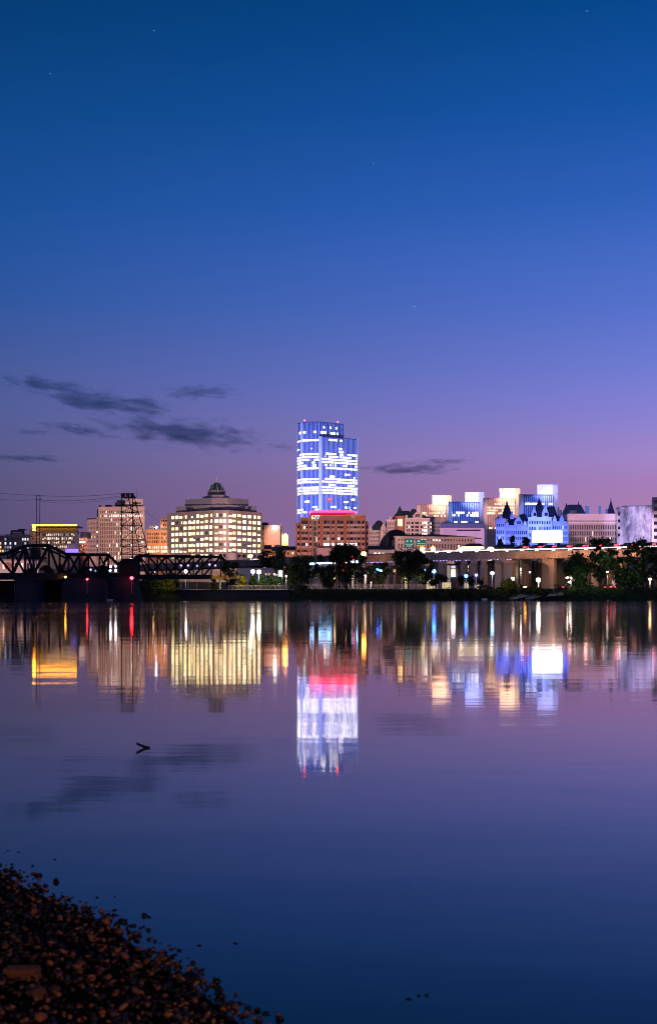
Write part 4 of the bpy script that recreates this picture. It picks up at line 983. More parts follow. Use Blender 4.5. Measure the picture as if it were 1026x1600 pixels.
# ---- grey ribbed office, stained white block, balcony block at the right edge
def right_blocks():
    Y = 1000
    b = Bld('ribbed_office_block', 'wide grey office with a pale blank top band and rows of narrow ribbed windows', 925, Y+20)
    z0 = G(Y)-3; A, B_ = P2(887, Y), P2(963, Y); L = dist(A, B_)
    w = b.mb('wall', M['stone_grey']); w.prism([A, B_, (B_[0], Y+40), P2(887.3, Y+40)], z0, Zp(813.8, Y))
    rows = [(Zp(y+3.4, Y), Zp(y-3.6, Y)) for y in (824, 833.5, 843, 852.5, 862, 871.5)]
    r2 = random.Random(81)
    b.facade(A, B_, z0, Zp(818.6, Y), rows, even(L, 27, .5, .5), lambda i, j: M['glass_dark'] if r2.random() < .985 else M['w_warm'], M['stone_grey'], .35, .6)
    q = MB(); q.obox(A, (1, 0), -.8, L+.3, -.2, 1.3, Zp(818.5, Y), Zp(815.3, Y)); q.prism([(A[0]-1, Y-2), (B_[0]+.6, Y-2), (B_[0]+.6, Y+41), P2(887, Y+41)], Zp(813.7, Y), Zp(803, Y)); b.part('top_band', q, M['panel_pink'])
    q = MB()
    for k in range(9): q.obox(A, (1, 0), L*(k+.5)/9-.3, L*(k+.5)/9+.3, 0, .8, Zp(815.2, Y)+.003, Zp(813.7, Y)-.003)
    b.part('band_post', q, M['grey_panel'])
    q = MB(); q.box(X(906, Y), X(936, Y), Y+10, Y+30, Zp(803, Y)+.003, Zp(801.4, Y)); b.part('rooftop_plant', q, M['slate'])
    b.done()
    Y = 950
    b = Bld('stained_white_block', 'tall blank pale block with streaky violet grey staining', 990, Y+15)
    z0 = G(Y)-3
    m = bpy.data.materials.new('stained_render'); m.use_nodes = True; n, l = m.node_tree.nodes, m.node_tree.links; bs = n['Principled BSDF']; bs.inputs['Roughness'].default_value = .9
    geo = n.new('ShaderNodeNewGeometry'); mp = n.new('ShaderNodeMapping'); mp.inputs['Scale'].default_value = (.55, .55, .22); l.new(geo.outputs['Position'], mp.inputs[0])
    t1 = n.new('ShaderNodeTexNoise'); t1.inputs['Scale'].default_value = .35; t1.inputs['Detail'].default_value = 9; t1.inputs['Roughness'].default_value = .75; l.new(mp.outputs[0], t1.inputs[0])
    rp = n.new('ShaderNodeValToRGB'); e = rp.color_ramp.elements; e[0].position = .38; e[0].color = (.13, .13, .17, 1); e[1].position = .62; e[1].color = (.66, .64, .68, 1); l.new(t1.outputs[0], rp.inputs[0]); l.new(rp.outputs[0], bs.inputs['Base Color'])
    q = MB(); A, B_ = P2(963.2, Y), P2(1017, Y-10)
    q.prism([A, P2(977, Y-2), P2(977.2, Y-4), B_, (B_[0], Y+30), P2(963.5, Y+30)], z0, Zp(792, Y)); b.part('wall', q, m)
    q = MB(); q.prism([P2(975, Y), P2(1017, Y-8), (B_[0], Y+29), (X(975, Y), Y+29)], Zp(792, Y)+.003, Zp(790, Y)); b.part('parapet', q, M['stone_grey'])
    q = MB(); r2 = random.Random(5)
    for k in range(4):
        for xx, yy in ((966, Y-.6), (1009, Y-8.6)): q.box(X(xx, Y)-.7, X(xx, Y)+.7, yy-.2, yy+.9, Zp(803+k*11, Y)-1, Zp(803+k*11, Y)+1)
    b.part('window', q, M['glass_dark'])
    q = MB()
    for k in range(5): q.box(X(980+k*8, Y)-.2, X(980+k*8, Y)+.2, Y+6, Y+6.4, Zp(790, Y), Zp(788, Y)-.3*k)
    b.part('roof_rail', q, M['slate']); b.done()
    Y = 900
    b = Bld('balcony_block', 'pale apartment block with dark balcony slots cut by the right edge', 1040, Y+15)
    A, B_ = P2(1017.5, Y), P2(1075, Y-6); z0 = G(Y)-3; zt = Zp(779, Y); L = dist(A, B_)
    w = b.mb('wall', M['panel_pink']); w.prism([A, B_, (B_[0], Y+25), P2(1017.8, Y+25)], z0, zt)
    b.facade(A, B_, z0, zt, [(Zp(784.5+11*k, Y)-1.1, Zp(784.5+11*k, Y)+1.1) for k in range(9)], [(1.3, 5.5), (7, 11.5), (13, 18)], lambda i, j: M['glass_dark'], M['panel_pink'], 1.0)
    q = MB(); q.prism([(A[0]-.3, Y-1.5), (B_[0], Y-7.5), (B_[0], Y+25), P2(1017.6, Y+25)], zt+.003, zt+.8); b.part('roof_slab', q, M['panel_pink']); b.done()
right_blocks()
flood(915, 880, 700, 925, 842, 1000, .9, (1, .66, .64), 120)
flood(925, 770, 900, 925, 806, 1000, 2.4, (1, .5, .78), 96, .3)
flood(985, 880, 700, 990, 826, 950, 4.2, (.66, .52, 1), 96)
flood(1030, 872, 720, 1024, 826, 900, 3.2, (.9, .62, .85), 60)

# ---- small lit roofs and the billboard just behind the viaduct
def small_pieces():
    Y = 520
    b = Bld('pavilion_restaurant', 'low pavilion under a broad glowing gold eave and red roof beside the viaduct', 738, Y+6)
    z0 = G(Y)-.5
    q = MB(); q.box(X(714, Y), X(758, Y), Y, Y+12, z0, Zp(858, Y)); b.part('wall', q, M['stone_tan'])
    q = MB(); q.frustum([P2(711, Y-2), P2(757, Y-2), P2(757, Y+14), P2(711, Y+14)], Zp(860, Y)+.003, [P2(722, Y-.6), P2(754, Y-.6), P2(754, Y+12), P2(722, Y+12)], Zp(854, Y)); b.part('glowing_eave', q, M['w_cream_bright'])
    q = MB(); q.frustum([P2(721.5, Y-.4), P2(757, Y-.4), P2(757, Y+12), P2(721.5, Y+12)], Zp(854, Y)+.003, [P2(732, Y+4), P2(750, Y+4), P2(750, Y+8), P2(732, Y+8)], Zp(848.5, Y)); b.part('red_roof', q, M['red_tile'])
    q = MB(); q.frustum([P2(760, Y-1), P2(772, Y-1), P2(772, Y+8), P2(760, Y+8)], Zp(858, Y), [P2(763, Y+2), P2(769, Y+2), P2(769, Y+5), P2(763, Y+5)], Zp(854.4, Y)); q.box(X(763, Y), X(769, Y), Y+2, Y+5, z0, Zp(858, Y)); b.part('side_canopy', q, M['w_cream_bright'])
    q = MB(); q.box(X(714.5, Y), X(717, Y), Y-1.5, Y-.6, Zp(855, Y), Zp(852.5, Y)); b.part('lantern', q, M['w_cream_bright'])
    b.done()
    for k, (px, lb) in enumerate(((659.5, 'gold lit pagoda-like roof lantern, left of the pair beside the green road signs'), (676, 'gold lit pagoda-like roof lantern with a knob on top, right of the pair'))):
        c = thing('pagoda_lantern', lb, 'lantern', (X(px, Y), Y, G(Y)), 'pagoda lanterns')
        cx = X(px, Y)
        q = MB(); q.tube((cx, Y, G(Y)-.3), (cx, Y, Zp(860, Y)), .5, .45, 10); q.build('post', M['concrete'], c)
        q = MB(); q.lathe((cx, Y, Zp(861.5, Y)), [(.9, 0), (.75, .9), (1.05, 1.0), (.8, 1.15), (.55, 1.45)], 6); q.build('lamp_body', M['w_cream_bright'], c)
        q = MB(); z = Zp(861.5, Y)+1.5; q.lathe((cx, Y, z), [(1.2, -.1), (.8, .1), (.5, .35), (.3, .4), (.22, .5), (.22, .7), (.05, .9 if k else .75)], 6); q.build('pagoda_roof', M['w_gold'], c)
    Y = 500
    b = thing('billboard', 'blank overexposed white billboard on a single post above the viaduct', 'billboard', (X(853, Y), Y, G(Y)))
    q = MB(); q.tube((X(852.5, Y), Y+.5, G(Y)-.3), (X(852.5, Y), Y+.5, Zp(847.5, Y)), .6, .5, 12); q.build('post', M['panel_pink'], b)
    q = MB(); q.box(X(830.3, Y), X(878.2, Y), Y, Y+.9, Zp(848.2, Y), Zp(829, Y)); fr = q.build('frame', M['white_paint'], b)
    q = MB(); q.box(X(831, Y), X(877.5, Y), Y-.06, Y-.004, Zp(847.2, Y), Zp(829.6, Y)); q.build('screen', M['screen'], fr)
    q = MB(); q.box(X(834, Y), X(874, Y), Y-1.3, Y-.1, Zp(848.9, Y), Zp(848.5, Y)); q.build('catwalk', M['grey_panel'], b)
    # houses with dark roofs behind the viaduct
    for k, (a, c_, yt, ym, lb) in enumerate(((774, 803, 850, 856, 'dark roofed low house behind the viaduct under the capitol'), (804, 836, 853, 858, 'longer low house with a slate roof left of the billboard post'))):
        Y = 540; h = thing('low_house', lb, 'house', (X((a+c_)/2, Y), Y, G(Y)))
        q = MB(); q.box(X(a, Y), X(c_, Y), Y, Y+10, G(Y)-.3, Zp(ym, Y)); q.build('wall', M['stone_pink'], h)
        q = MB(); z = Zp(ym, Y)+.003; q.quadmesh([(X(a, Y)-.3, Y-.6, z), (X(c_, Y)+.3, Y-.6, z), (X(c_, Y)+.3, Y+10.6, z), (X(a, Y)-.3, Y+10.6, z), (X(a, Y)+1, Y+5, Zp(yt, Y)), (X(c_, Y)-1, Y+5, Zp(yt, Y))], [(0, 1, 5, 4), (2, 3, 4, 5), (0, 4, 3), (1, 2, 5), (0, 3, 2, 1)]); q.build('roof', M['slate'], h)
        q = MB()
        for f in (.2, .5, .8): q.box(X(a+(c_-a)*f, Y)-.4, X(a+(c_-a)*f, Y)+.4, Y-.06, Y+.1, Zp(ym+4, Y), Zp(ym+1.4, Y))
        q.build('window', M['w_warm'], h)
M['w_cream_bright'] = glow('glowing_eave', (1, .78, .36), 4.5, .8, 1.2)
M['red_tile'] = mat('red_roof_tile', (.30, .05, .04), .7, .2, .6)
small_pieces()

# ------------------------------------------------------------------ elevated highway
VPTS = [(1500, 330), (1250, 368), (1060, 395), (960, 410), (880, 420), (800, 430), (720, 441), (640, 456), (560, 476), (480, 501), (400, 532), (330, 566), (200, 640), (60, 730)]
VXY = [P2(p, y) for p, y in VPTS]
ZD = 14.35
def vcurve(s):
    """point and right-to-left direction along the deck edge, s in metres from the right end"""
    for a, c in zip(VXY, VXY[1:]):
        L = dist(a, c)
        if s <= L or c is VXY[-1]:
            u = ((c[0]-a[0])/L, (c[1]-a[1])/L); return (a[0]+u[0]*s, a[1]+u[1]*s), u
        s -= L
VLEN = sum(dist(a, c) for a, c in zip(VXY, VXY[1:]))
def s_of_px(px):
    best = min((abs(513+K*vcurve(VLEN*i/2000)[0][0]/vcurve(VLEN*i/2000)[0][1]-px), VLEN*i/2000) for i in range(2001)); return best[1]
def voff(s, d):
    p, u = vcurve(s); n = (u[1], -u[0])           # n points away from the river when walking right to left
    if n[1] < 0: n = (-n[0], -n[1])
    return (p[0]+n[0]*d, p[1]+n[1]*d), u
def vstrip(mb, s0, s1, d0, d1, z0, z1, step=6, m=0):
    n = max(1, int((s1-s0)/step)); 
    for i in range(n):
        a, b = s0+(s1-s0)*i/n, s0+(s1-s0)*(i+1)/n
        p = [voff(a, d0)[0], voff(b, d0)[0], voff(b, d1)[0], voff(a, d1)[0]]
        mb.hexa([q+(z0,) for q in p]+[q+(z1,) for q in p], m)
def viaduct():
    v = thing('highway_viaduct', 'long curving concrete highway viaduct carrying lines of traffic on thick piers', 'viaduct', (X(780, 436), 436, G(436)))
    q = MB(); vstrip(q, 0, VLEN, .1, 12.5, ZD-.5, ZD); vstrip(q, 0, VLEN, 13.5, 26, ZD+.9, ZD+1.4); q.build('deck', M['asphalt'], v)
    q = MB(); vstrip(q, 0, VLEN, -.25, .09, ZD-1.9, ZD-.12); vstrip(q, 0, VLEN, 3, 3.4, ZD-1.75, ZD-.51, 12); vstrip(q, 0, VLEN, 8, 8.4, ZD-1.75, ZD-.51, 12); vstrip(q, 0, VLEN, 12.1, 12.49, ZD-1.75, ZD-.51, 12)
    vstrip(q, 0, VLEN, 13.6, 14, ZD-1.4, ZD+.89, 12); vstrip(q, 0, VLEN, 25, 25.4, ZD-1.4, ZD+.89, 12)
    n = int(VLEN/1.6)
    for i in range(n):
        s = i*1.6; p, u = voff(s, -.25)
        q.obox(p, u, -.09, .09, -.16, .16, ZD-1.85, ZD-.5)
    q.build('girder', M['viaduct'], v)
    q = MB(); vstrip(q, 0, VLEN, -.5, .085, ZD-.115, ZD+.42); vstrip(q, 0, VLEN, 12.51, 13.49, ZD-.6, ZD+1.5); q.build('parapet', M['viaduct'], v)
    q = MB()
    for i in range(int(VLEN/3)): p, u = voff(i*3, -.2); q.beam((p[0], p[1], ZD+.425), (p[0], p[1], ZD+.85), .07)
    q.build('railing', M['grey_panel'], v)
    # piers: plain columns under cross beams, and hammerheads towards the right
    for k, (px, w, d, typ) in enumerate(((684, 2.4, 2, 0), (720, 1.6, 1.5, 0), (736.5, 1.9, 1.5, 0), (751.5, 1.6, 1.5, 0), (774, 2.2, 2, 0), (790, 3.2, 2, 1), (800, 2.6, 9, 0), (840, 4.4, 8, 0), (860, 1.6, 1.6, 2), (889, 2.0, 2, 1), (925, 2.2, 2, 1), (965, 2.2, 2, 1), (640, 2.2, 2, 0), (600, 2.2, 2, 0), (560, 2.2, 2, 0), (515, 2.4, 2, 0), (470, 2.4, 2, 0), (425, 2.4, 2, 0), (380, 2.4, 2, 0))):
        s = s_of_px(px); p, u = voff(s, d); q = MB(); z0 = G(p[1])-.5; extra = []
        q.obox(p, u, -w/2, w/2, -.9, .9, z0, ZD-3.2)
        if typ == 2: # bracket leaning to the left
            q.obox(p, u, -w/2, w/2, -.895, .895, ZD-3.2, ZD-1.95)
            n2 = (u[1], -u[0])
            pts = [(w/2, ZD-5.0), (w/2+.5, ZD-3.9), (w/2+2.4, ZD-3.2), (w/2+2.4, ZD-1.96), (w/2+.002, ZD-1.96)]
            vs = [(p[0]+u[0]*t+n2[0]*e, p[1]+u[1]*t+n2[1]*e, z) for e in (.85, -.85) for t, z in pts]; m = len(pts)
            q.quadmesh(vs, [tuple(range(m)), tuple(range(m, 2*m))[::-1]]+[(i, m+i, m+(i+1) % m, (i+1) % m) for i in range(m)])
        else:
            e = 1.6 if typ else .3
            q.frustum([(p[0]-w/2, p[1]-1), (p[0]+w/2, p[1]-1), (p[0]+w/2, p[1]+9), (p[0]-w/2, p[1]+9)], ZD-3.2, [(p[0]-w/2-e, p[1]-1.2), (p[0]+w/2+e, p[1]-1.2), (p[0]+w/2+e, p[1]+10), (p[0]-w/2-e, p[1]+10)], ZD-1.95)
            for dd in (10, 20):
                p2, _ = voff(s, d+dd); q2 = MB(); q2.obox(p2, u, -w/2*.9, w/2*.9, -.9, .9, z0, ZD-1.9); extra.append(q2)
        for e2 in [q]+extra: e2.build('pier', M['viaduct'], v)
    # glowing bars added along the near parapet in place of a headlight trail
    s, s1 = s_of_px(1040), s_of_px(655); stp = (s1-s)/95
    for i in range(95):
        p, u = voff(s+stp*i, -.2); q = MB(); q.obox(p, u, -.42, .42, -.07, .07, ZD+.86, ZD+1.08); q.build('headlight_trail', M['headlight_trail'], v)
    # small lamps in a line under the deck edge
    cool = MB(); i = 0; n = 0
    for a, c, stp, mm in ((572, 617, 3.1, 'lamp_violet'), (676, 800, 5.0, 'lamp_violet')):
        px = a
        while px < c:
            s = s_of_px(px); p, u = voff(s, .45); q = MB(); q.obox(p, u, -.26, .26, -.12, .12, ZD-2.08, ZD-1.93); q.build('deck_lamp', M[mm], v); px += stp
    return v
M['headlight_trail'] = glow('headlight_trail', (1, .84, .86), 5, .25, 1.4)
M['viaduct'] = mat('viaduct_concrete', (.24, .19, .165), .9, .35, .3, stretch=(1, 1, .25))
viaduct()

# ------------------------------------------------------------------ vehicles
def car_parts(root, m, head=True, tail=True, hm='head', tm='tail', big=False):
    prof = [(-2.15, .35), (2.15, .35), (2.2, .62), (2.1, .82), (1.2, .92), (.55, 1.38), (-1.0, 1.42), (-1.75, .98), (-2.2, .9), (-2.25, .6)]
    q = MB(); k = len(prof)
    vs = [(x, y*(1 if z < 1 else .8), z) for y in (-.88, .88) for x, z in prof]
    q.quadmesh(vs, [tuple(range(k)), tuple(range(k, 2*k))[::-1]]+[(i, k+i, k+(i+1) % k, (i+1) % k) for i in range(k)])
    q.build('body', m, root)
    q = MB(); q.box(-1.2, .62, -.745, .745, .98, 1.34); q.build('window', M['glass_dark'], root)
    for x in (-1.35, 1.35):
        for y in (-.8, .8):
            q = MB(); q.tube((x, y-.1, .32), (x, y+.1, .32), .32, .32, 12); q.build('wheel', M['tyre'], root)
    for y in (-.72, .72):
        if head: q = MB(); q.box(1.25, 2.24, y-.2, y+.2, .6, .86); q.build('headlight', M[hm], root)
        if tail: q = MB(); q.box(-2.28, -1.3, y-.2, y+.2, .64, .94); q.build('tail_light', M[tm], root)
def traffic():
    """nose to tail evening traffic; each car keeps its body, wheels and lamps"""
    def run(label, group, lanes, head, first, off, zd, s0, s1, facing):
        proto = thing('car', label, 'car', (0, 0, 0), group); car_parts(proto, M['car'], head, not head)
        k = 0
        for d, ph in lanes:
            s = s0+ph
            while s < s1:
                o = proto if k == 0 else copy_tree(proto)
                p, u = voff(s, d); o.location = (p[0], p[1], zd); o.rotation_euler = (0, 0, math.atan2(u[1], u[0])+(PI if facing < 0 else 0)); k += 1
                s += 4.9+rnd.uniform(0, .7)
    sa, sb = s_of_px(1045), s_of_px(652)
    run('dark car with white headlights in the near lanes of the viaduct traffic', 'cars on the near lanes of the viaduct', ((1.9, 0), (5.2, 1.7), (8.6, 3.3)), True, 0, 0, ZD+.003, sa, sb, 1)
    run('dark car with red tail lights in the far lanes of the viaduct traffic', 'cars on the far lanes of the viaduct', ((15.4, 0.4), (18.6, 2.2), (22, 3.8)), False, 0, 0, ZD+1.403, sa, s_of_px(760), 1)
traffic()
def parked(label, px, Y, rz, m, **kw):
    c = thing('parked_car', label, 'car', (0, 0, 0)); car_parts(c, m, **kw); c.location = (X(px, Y), Y, G(Y)+(.06 if 404 < Y < 412 else 0)); c.rotation_euler = (0, 0, rz); return c
parked('dark red car parked under the viaduct beside the shrubs', 757, 404.5, 0, M['car_red'], head=False, tail=False)
parked('dark car with orange lamps on under the viaduct between the two floodlights', 816, 409, -.9, M['car'], hm='lamp_orange', tail=False)
parked('car with one red tail light glowing at the left edge of the right hand trees', 884, 398, 1.35, M['car'], head=False)
parked('car with red tail lights under the right hand trees, nearer the boat ramp', 950, 399, 1.3, M['car'], head=False)
parked('car with red tail lights behind the pale kiosk under the right hand trees', 963, 401, 1.45, M['car'], head=False)

# ------------------------------------------------------------------ green road signs on their gantry
def gantry():
    s = s_of_px(648); p, u = voff(s, 3)
    Y = p[1]
    for k, (x0, x1, y0, y1, lb) in enumerate(((632, 645.5, 841.5, 855, 'tall green overhead road sign with two white shields and a line of white text'), (650, 665, 843, 851.5, 'wide green overhead road sign with an amber bar under it'))):
        g = thing('road_sign', lb, 'road sign', (X((x0+x1)/2, Y), Y, ZD))
        q = MB(); q.box(X(x0, Y), X(x1, Y), Y-.12, Y, Zp(y1, Y), Zp(y0, Y)); q.build('panel', M['sign_lit'], g)
        q = MB()
        for f in (.25, .75): x = X(x0+(x1-x0)*f, Y); q.beam((x, Y+.15, ZD), (x, Y+.15, Zp(y0, Y)-.1), .2)
        q.build('post', M['grey_panel'], g)
        q = MB(); w = X(x1, Y)-X(x0, Y)
        if k == 0:
            for f in (.28, .72): q.frustum([(X(x0, Y)+w*f-.08, Y-.15), (X(x0, Y)+w*f+.08, Y-.15), (X(x0, Y)+w*f+.08, Y-.125), (X(x0, Y)+w*f-.08, Y-.125)], Zp(845.8, Y)-.3, [(X(x0, Y)+w*f-.3, Y-.15), (X(x0, Y)+w*f+.3, Y-.15), (X(x0, Y)+w*f+.3, Y-.125), (X(x0, Y)+w*f-.3, Y-.125)], Zp(845.8, Y)+.25)
            for f in (.1, .18, .26, .34, .46, .54, .62, .74, .82, .9): q.box(X(x0, Y)+w*f-.055, X(x0, Y)+w*f+.055, Y-.15, Y-.125, Zp(850.4, Y)-.14, Zp(850.4, Y)+.14)
            for f in (.24, .32, .4, .52, .6, .68, .76): q.box(X(x0, Y)+w*f-.055, X(x0, Y)+w*f+.055, Y-.15, Y-.125, Zp(853.2, Y)-.14, Zp(853.2, Y)+.14)
        else:
            for f in (.14, .22, .3, .38, .5, .58, .66, .78, .86): q.box(X(x0, Y)+w*f-.06, X(x0, Y)+w*f+.06, Y-.15, Y-.125, Zp(849.4, Y)-.15, Zp(849.4, Y)+.15)
            q.box(X(x0, Y)+w*.14, X(x0, Y)+w*.34, Y-.15, Y-.125, Zp(846.6, Y), Zp(844.6, Y))
        q.build('marking', M['white_marks'], g)
        if k == 1:
            q = MB(); q.box(X(x0, Y), X(x1, Y), Y-.12, Y, Zp(853.4, Y), Zp(851.6, Y)); q.build('amber_bar', M['amber_bar'], g)
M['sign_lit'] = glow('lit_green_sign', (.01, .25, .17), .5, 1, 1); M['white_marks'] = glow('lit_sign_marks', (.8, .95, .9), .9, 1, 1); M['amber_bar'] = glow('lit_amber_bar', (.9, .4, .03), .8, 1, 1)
gantry()

# ------------------------------------------------------------------ under and behind the viaduct
def under_viaduct():
    Y = 500
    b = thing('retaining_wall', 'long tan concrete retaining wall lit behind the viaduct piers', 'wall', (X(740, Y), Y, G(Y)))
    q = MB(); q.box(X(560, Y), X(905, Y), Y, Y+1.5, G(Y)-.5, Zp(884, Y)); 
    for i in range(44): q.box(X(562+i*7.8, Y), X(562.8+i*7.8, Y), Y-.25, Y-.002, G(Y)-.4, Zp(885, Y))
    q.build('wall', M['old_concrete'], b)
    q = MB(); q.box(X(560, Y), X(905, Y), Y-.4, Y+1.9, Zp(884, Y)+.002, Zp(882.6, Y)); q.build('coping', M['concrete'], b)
    def shop(px0, px1, Yk, bands, lb):
        k = thing('lit_kiosk', lb, 'kiosk', (X((px0+px1)/2, Yk), Yk, G(Yk)))
        zt = Zp(bands[0][0]-1.5, Yk); q = MB(); q.box(X(px0-1, Yk), X(px1+1, Yk), Yk, Yk+6, G(Yk)-.2, zt); q.build('wall', M['grey_panel'], k)
        q = MB(); q.box(X(px0-1.5, Yk), X(px1+1.5, Yk), Yk-.8, Yk+6.2, zt+.002, zt+.25); q.build('roof', M['slate'], k)
        for y0, y1, m in bands:
            q = MB(); q.box(X(px0, Yk), X(px1, Yk), Yk-.12, Yk-.002, Zp(y1, Yk), Zp(y0, Yk)); q.build('sign_panel', M[m], k)
    shop(704.5, 716, 470, ((884, 888, 'lamp_violet'), (890, 894.5, 'w_orange'), (895, 901, 'screen'), (901.4, 904, 'blue_panel')), 'tall lit kiosk with white, orange and blue bands between viaduct piers')
    shop(755.5, 769, 470, ((883, 890, 'violet_panel'), (892, 894, 'w_orange'), (897, 901, 'w_orange'), (905, 908.6, 'w_gold'), (910, 918, 'purple_strip')), 'tall lit kiosk with violet and orange sign bands next to the dark red car')
    shop(690.8, 703.2, 472, ((883.5, 912, 'lit_wall_glow'),), 'tall pale glowing panel in place of the lit wall in the leftmost open bay of the viaduct')  # lit wall behind the bay, put in as a glowing panel
    shop(725, 731, 474, ((884, 887, 'w_orange'), (890, 893, 'w_orange'), (909, 912, 'w_gold')), 'slim lit kiosk above the blue lamp between the two dark little trees')
    shop(742.5, 746.5, 474, ((884, 890, 'w_orange'), (897, 900, 'w_white')), 'slimmest lit kiosk behind the second dark little tree')
    # pale lit service doors at road level
    for k, (a, c, y0, m, lb) in enumerate(((665.5, 679, 903, 'w_cream', 'wide cream lit shelter at road level right of the big trees'), (690, 704, 910, 'w_cream', 'cream lit shelter with bars left of the banded kiosk'), (725, 731.5, 911, 'w_cream', 'small cream lit shelter under the slim kiosk'), (741.5, 748, 914, 'w_cream', 'small cream lit shelter left of the dark red car'), (632, 637, 907, 'w_cream', 'narrow cream lit shelter glimpsed between the big tree trunks'))):
        Yk = 425; d = thing('lit_shelter', lb, 'shelter', (X((a+c)/2, Yk), Yk, G(Yk)))
        q = MB(); q.box(X(a, Yk), X(c, Yk), Yk+.4, Yk+.6, G(Yk)-.1, Zp(y0, Yk)); q.build('back_panel', M['cream_panel'], d)
        q = MB(); q.box(X(a, Yk)-.2, X(c, Yk)+.2, Yk-.8, Yk+.9, Zp(y0, Yk)+.002, Zp(y0, Yk)+.2); q.build('roof', M['grey_panel'], d)
        q = MB(); n = max(2, int((c-a)/3))
        for i in range(n+1): x = X(a+(c-a)*i/n, Yk); q.box(x-.06, x+.06, Yk-.5, Yk-.4, G(Yk)-.1, Zp(y0, Yk))
        q.build('bar', M['grey_panel'], d)
M['old_concrete'] = mat('old_dark_concrete', (.07, .055, .06), .9, .4, .25, stretch=(1, 1, .3)); M['lit_wall_glow'] = glow('wall_glow', (.75, .55, .48), .42, 1, 1)
M['blue_panel'] = glow('blue_panel', (.03, .14, .7), .35, 1, 1); M['violet_panel'] = glow('violet_panel', (.6, .4, .75), .45, 1, 1); M['cream_panel'] = glow('cream_panel', (1, .78, .42), .75, 1, 1)
under_viaduct()

def lamp(label, px, py, Y, m, r, power=0, color=(1, .8, .6), arm=0, name='street_lamp', group=None, base=None):
    g = G(Y) if base is None else base
    L = thing(name, label, 'lamp', (X(px, Y), Y, g), group); x, z = X(px, Y), Zp(py, Y)
    q = MB()
    if arm: q.tube((x-arm, Y, g-.2), (x-arm, Y, z+.3), .1, .07, 8); q.tube((x-arm, Y, z+.28), (x, Y, z+.22), .06, .05, 6)
    else: q.tube((x, Y, g-.2), (x, Y, z-r*.6), .1, .07, 8)
    q.build('pole', M['rail'] if name == 'street_lamp' else M['grey_panel'], L)
    q = MB(); q.lathe((x, Y, z+r*.5), [(r*.62, r*.3), (r*.5, r*.55), (r*.15, r*.7)], 12); q.build('lamp_hood', M['grey_panel'], L)
    q = MB(); q.ball((x, Y, z), r); q.build('lamp_bulb', M[m], L)
    if power: point((x, Y-r-.4, z-r-.2), power, color, r)
    return L
lamp('brighter left globe of the two dazzling white lamps behind the green hedge', 395, 893, 440, 'lamp_white', .6, 700, (.9, .9, 1))
lamp('right globe of the two dazzling white lamps behind the green hedge', 404.5, 893.5, 440, 'lamp_white', .66, 700, (.9, .9, 1))
lamp('white lamp on a mast in front of the domed office, above the viaduct', 392, 868.5, 560, 'lamp_white', .6, 1500, (1, .9, .85))
lamp('soft white lamp seen through the lattice of the right bridge span', 290, 892.5, 440, 'lamp_white', .6, 800, (1, .8, .7))
lamp('amber globe lamp high on a mast right of the brick office', 568, 865.5, 462, 'lamp_orange', .8, 900, (1, .5, .15))
lamp('dazzling floodlight lamp under the viaduct, the left of two beside the round bush', 800.5, 904.5, 412, 'lamp_white', .5, 700, (1, .72, .42))
lamp('dazzling floodlight lamp under the viaduct, the right of two and the largest', 840.5, 906, 412, 'lamp_white', .62, 1000, (1, .74, .45))
lamp('small white lamp high under the viaduct between its thick piers', 814, 889.5, 440, 'lamp_white', .38, 500, (1, .8, .6))
lamp('slim street lamp on a curved arm between the thick viaduct piers', 827, 894, 436, 'w_white', .3, 0, arm=1.3)
lamp('slim promenade lamp at the left end of the willow group', 447, 900, 396, 'w_white', .25, 500, (1, .8, .55))
lamp('promenade lamp right of the tall dark tree, near the railing end', 570.5, 899.5, 396, 'w_white', .3, 700, (1, .8, .6))
lamp('short promenade lamp post left of the amber globe lamp', 550.5, 902, 396, 'w_warm', .2, 350, (1, .85, .6))
lamp('promenade lamp at the right end of the big tree group', 683, 904, 398, 'w_warm', .22, 450, (1, .8, .5))
lamp('pale bollard lamp on the promenade right of the railing', 579.5, 910, 396, 'w_warm', .22, 250, (1, .85, .6))
lamp('blue lamp at the left of the tree with the blue glow', 588.5, 891.5, 432, 'lamp_blue', .7, 260, (.1, .25, 1), name='blue_lamp')
lamp('second blue lamp with a whitish core inside the same left tree', 594.5, 892, 432, 'lamp_cool', .4, 0, name='blue_lamp')
lamp('left lamp of the blue pair right of the biggest tree', 664.5, 892, 432, 'lamp_blue', .62, 260, (.1, .25, 1), name='blue_lamp')
lamp('right lamp of the blue pair right of the biggest tree', 677.5, 892.5, 432, 'lamp_blue', .6, 260, (.1, .25, 1), name='blue_lamp')
lamp('blue lamp between two little dark trees under the viaduct', 727.5, 900, 424, 'lamp_blue', .55, 260, (.1, .25, 1), name='blue_lamp')
lamp('pinkish lamp over the second little dark tree under the viaduct', 743.5, 898.5, 424, 'lamp_violet', .5, 0)
lamp('white blue lamp beside the banded kiosk nearest the dark red car', 768.5, 895.5, 426, 'lamp_cool', .55, 300, (.5, .65, 1))
lamp('orange lamp half hidden in the middle of the biggest tree', 627.5, 892, 430, 'lamp_orange', .42, 200, (1, .5, .2))
lamp('dimmer orange lamp at the left of the biggest tree', 616, 891.5, 430, 'w_orange', .42, 100, (1, .5, .2))
lamp('orange lamp at the right side of the biggest tree', 641, 893, 430, 'w_orange', .42, 100, (1, .5, .2))
lamp('white lamp in a cluster of three at the left of the right hand trees, highest', 885, 902.5, 398, 'lamp_white', .33, 300, (1, .95, .85))
lamp('white lamp in the cluster of three, lowest', 889.3, 908.5, 398, 'lamp_white', .3, 200, (1, .95, .85))
lamp('white lamp in the cluster of three, rightmost', 891.2, 903.2, 398, 'lamp_white', .28, 0)
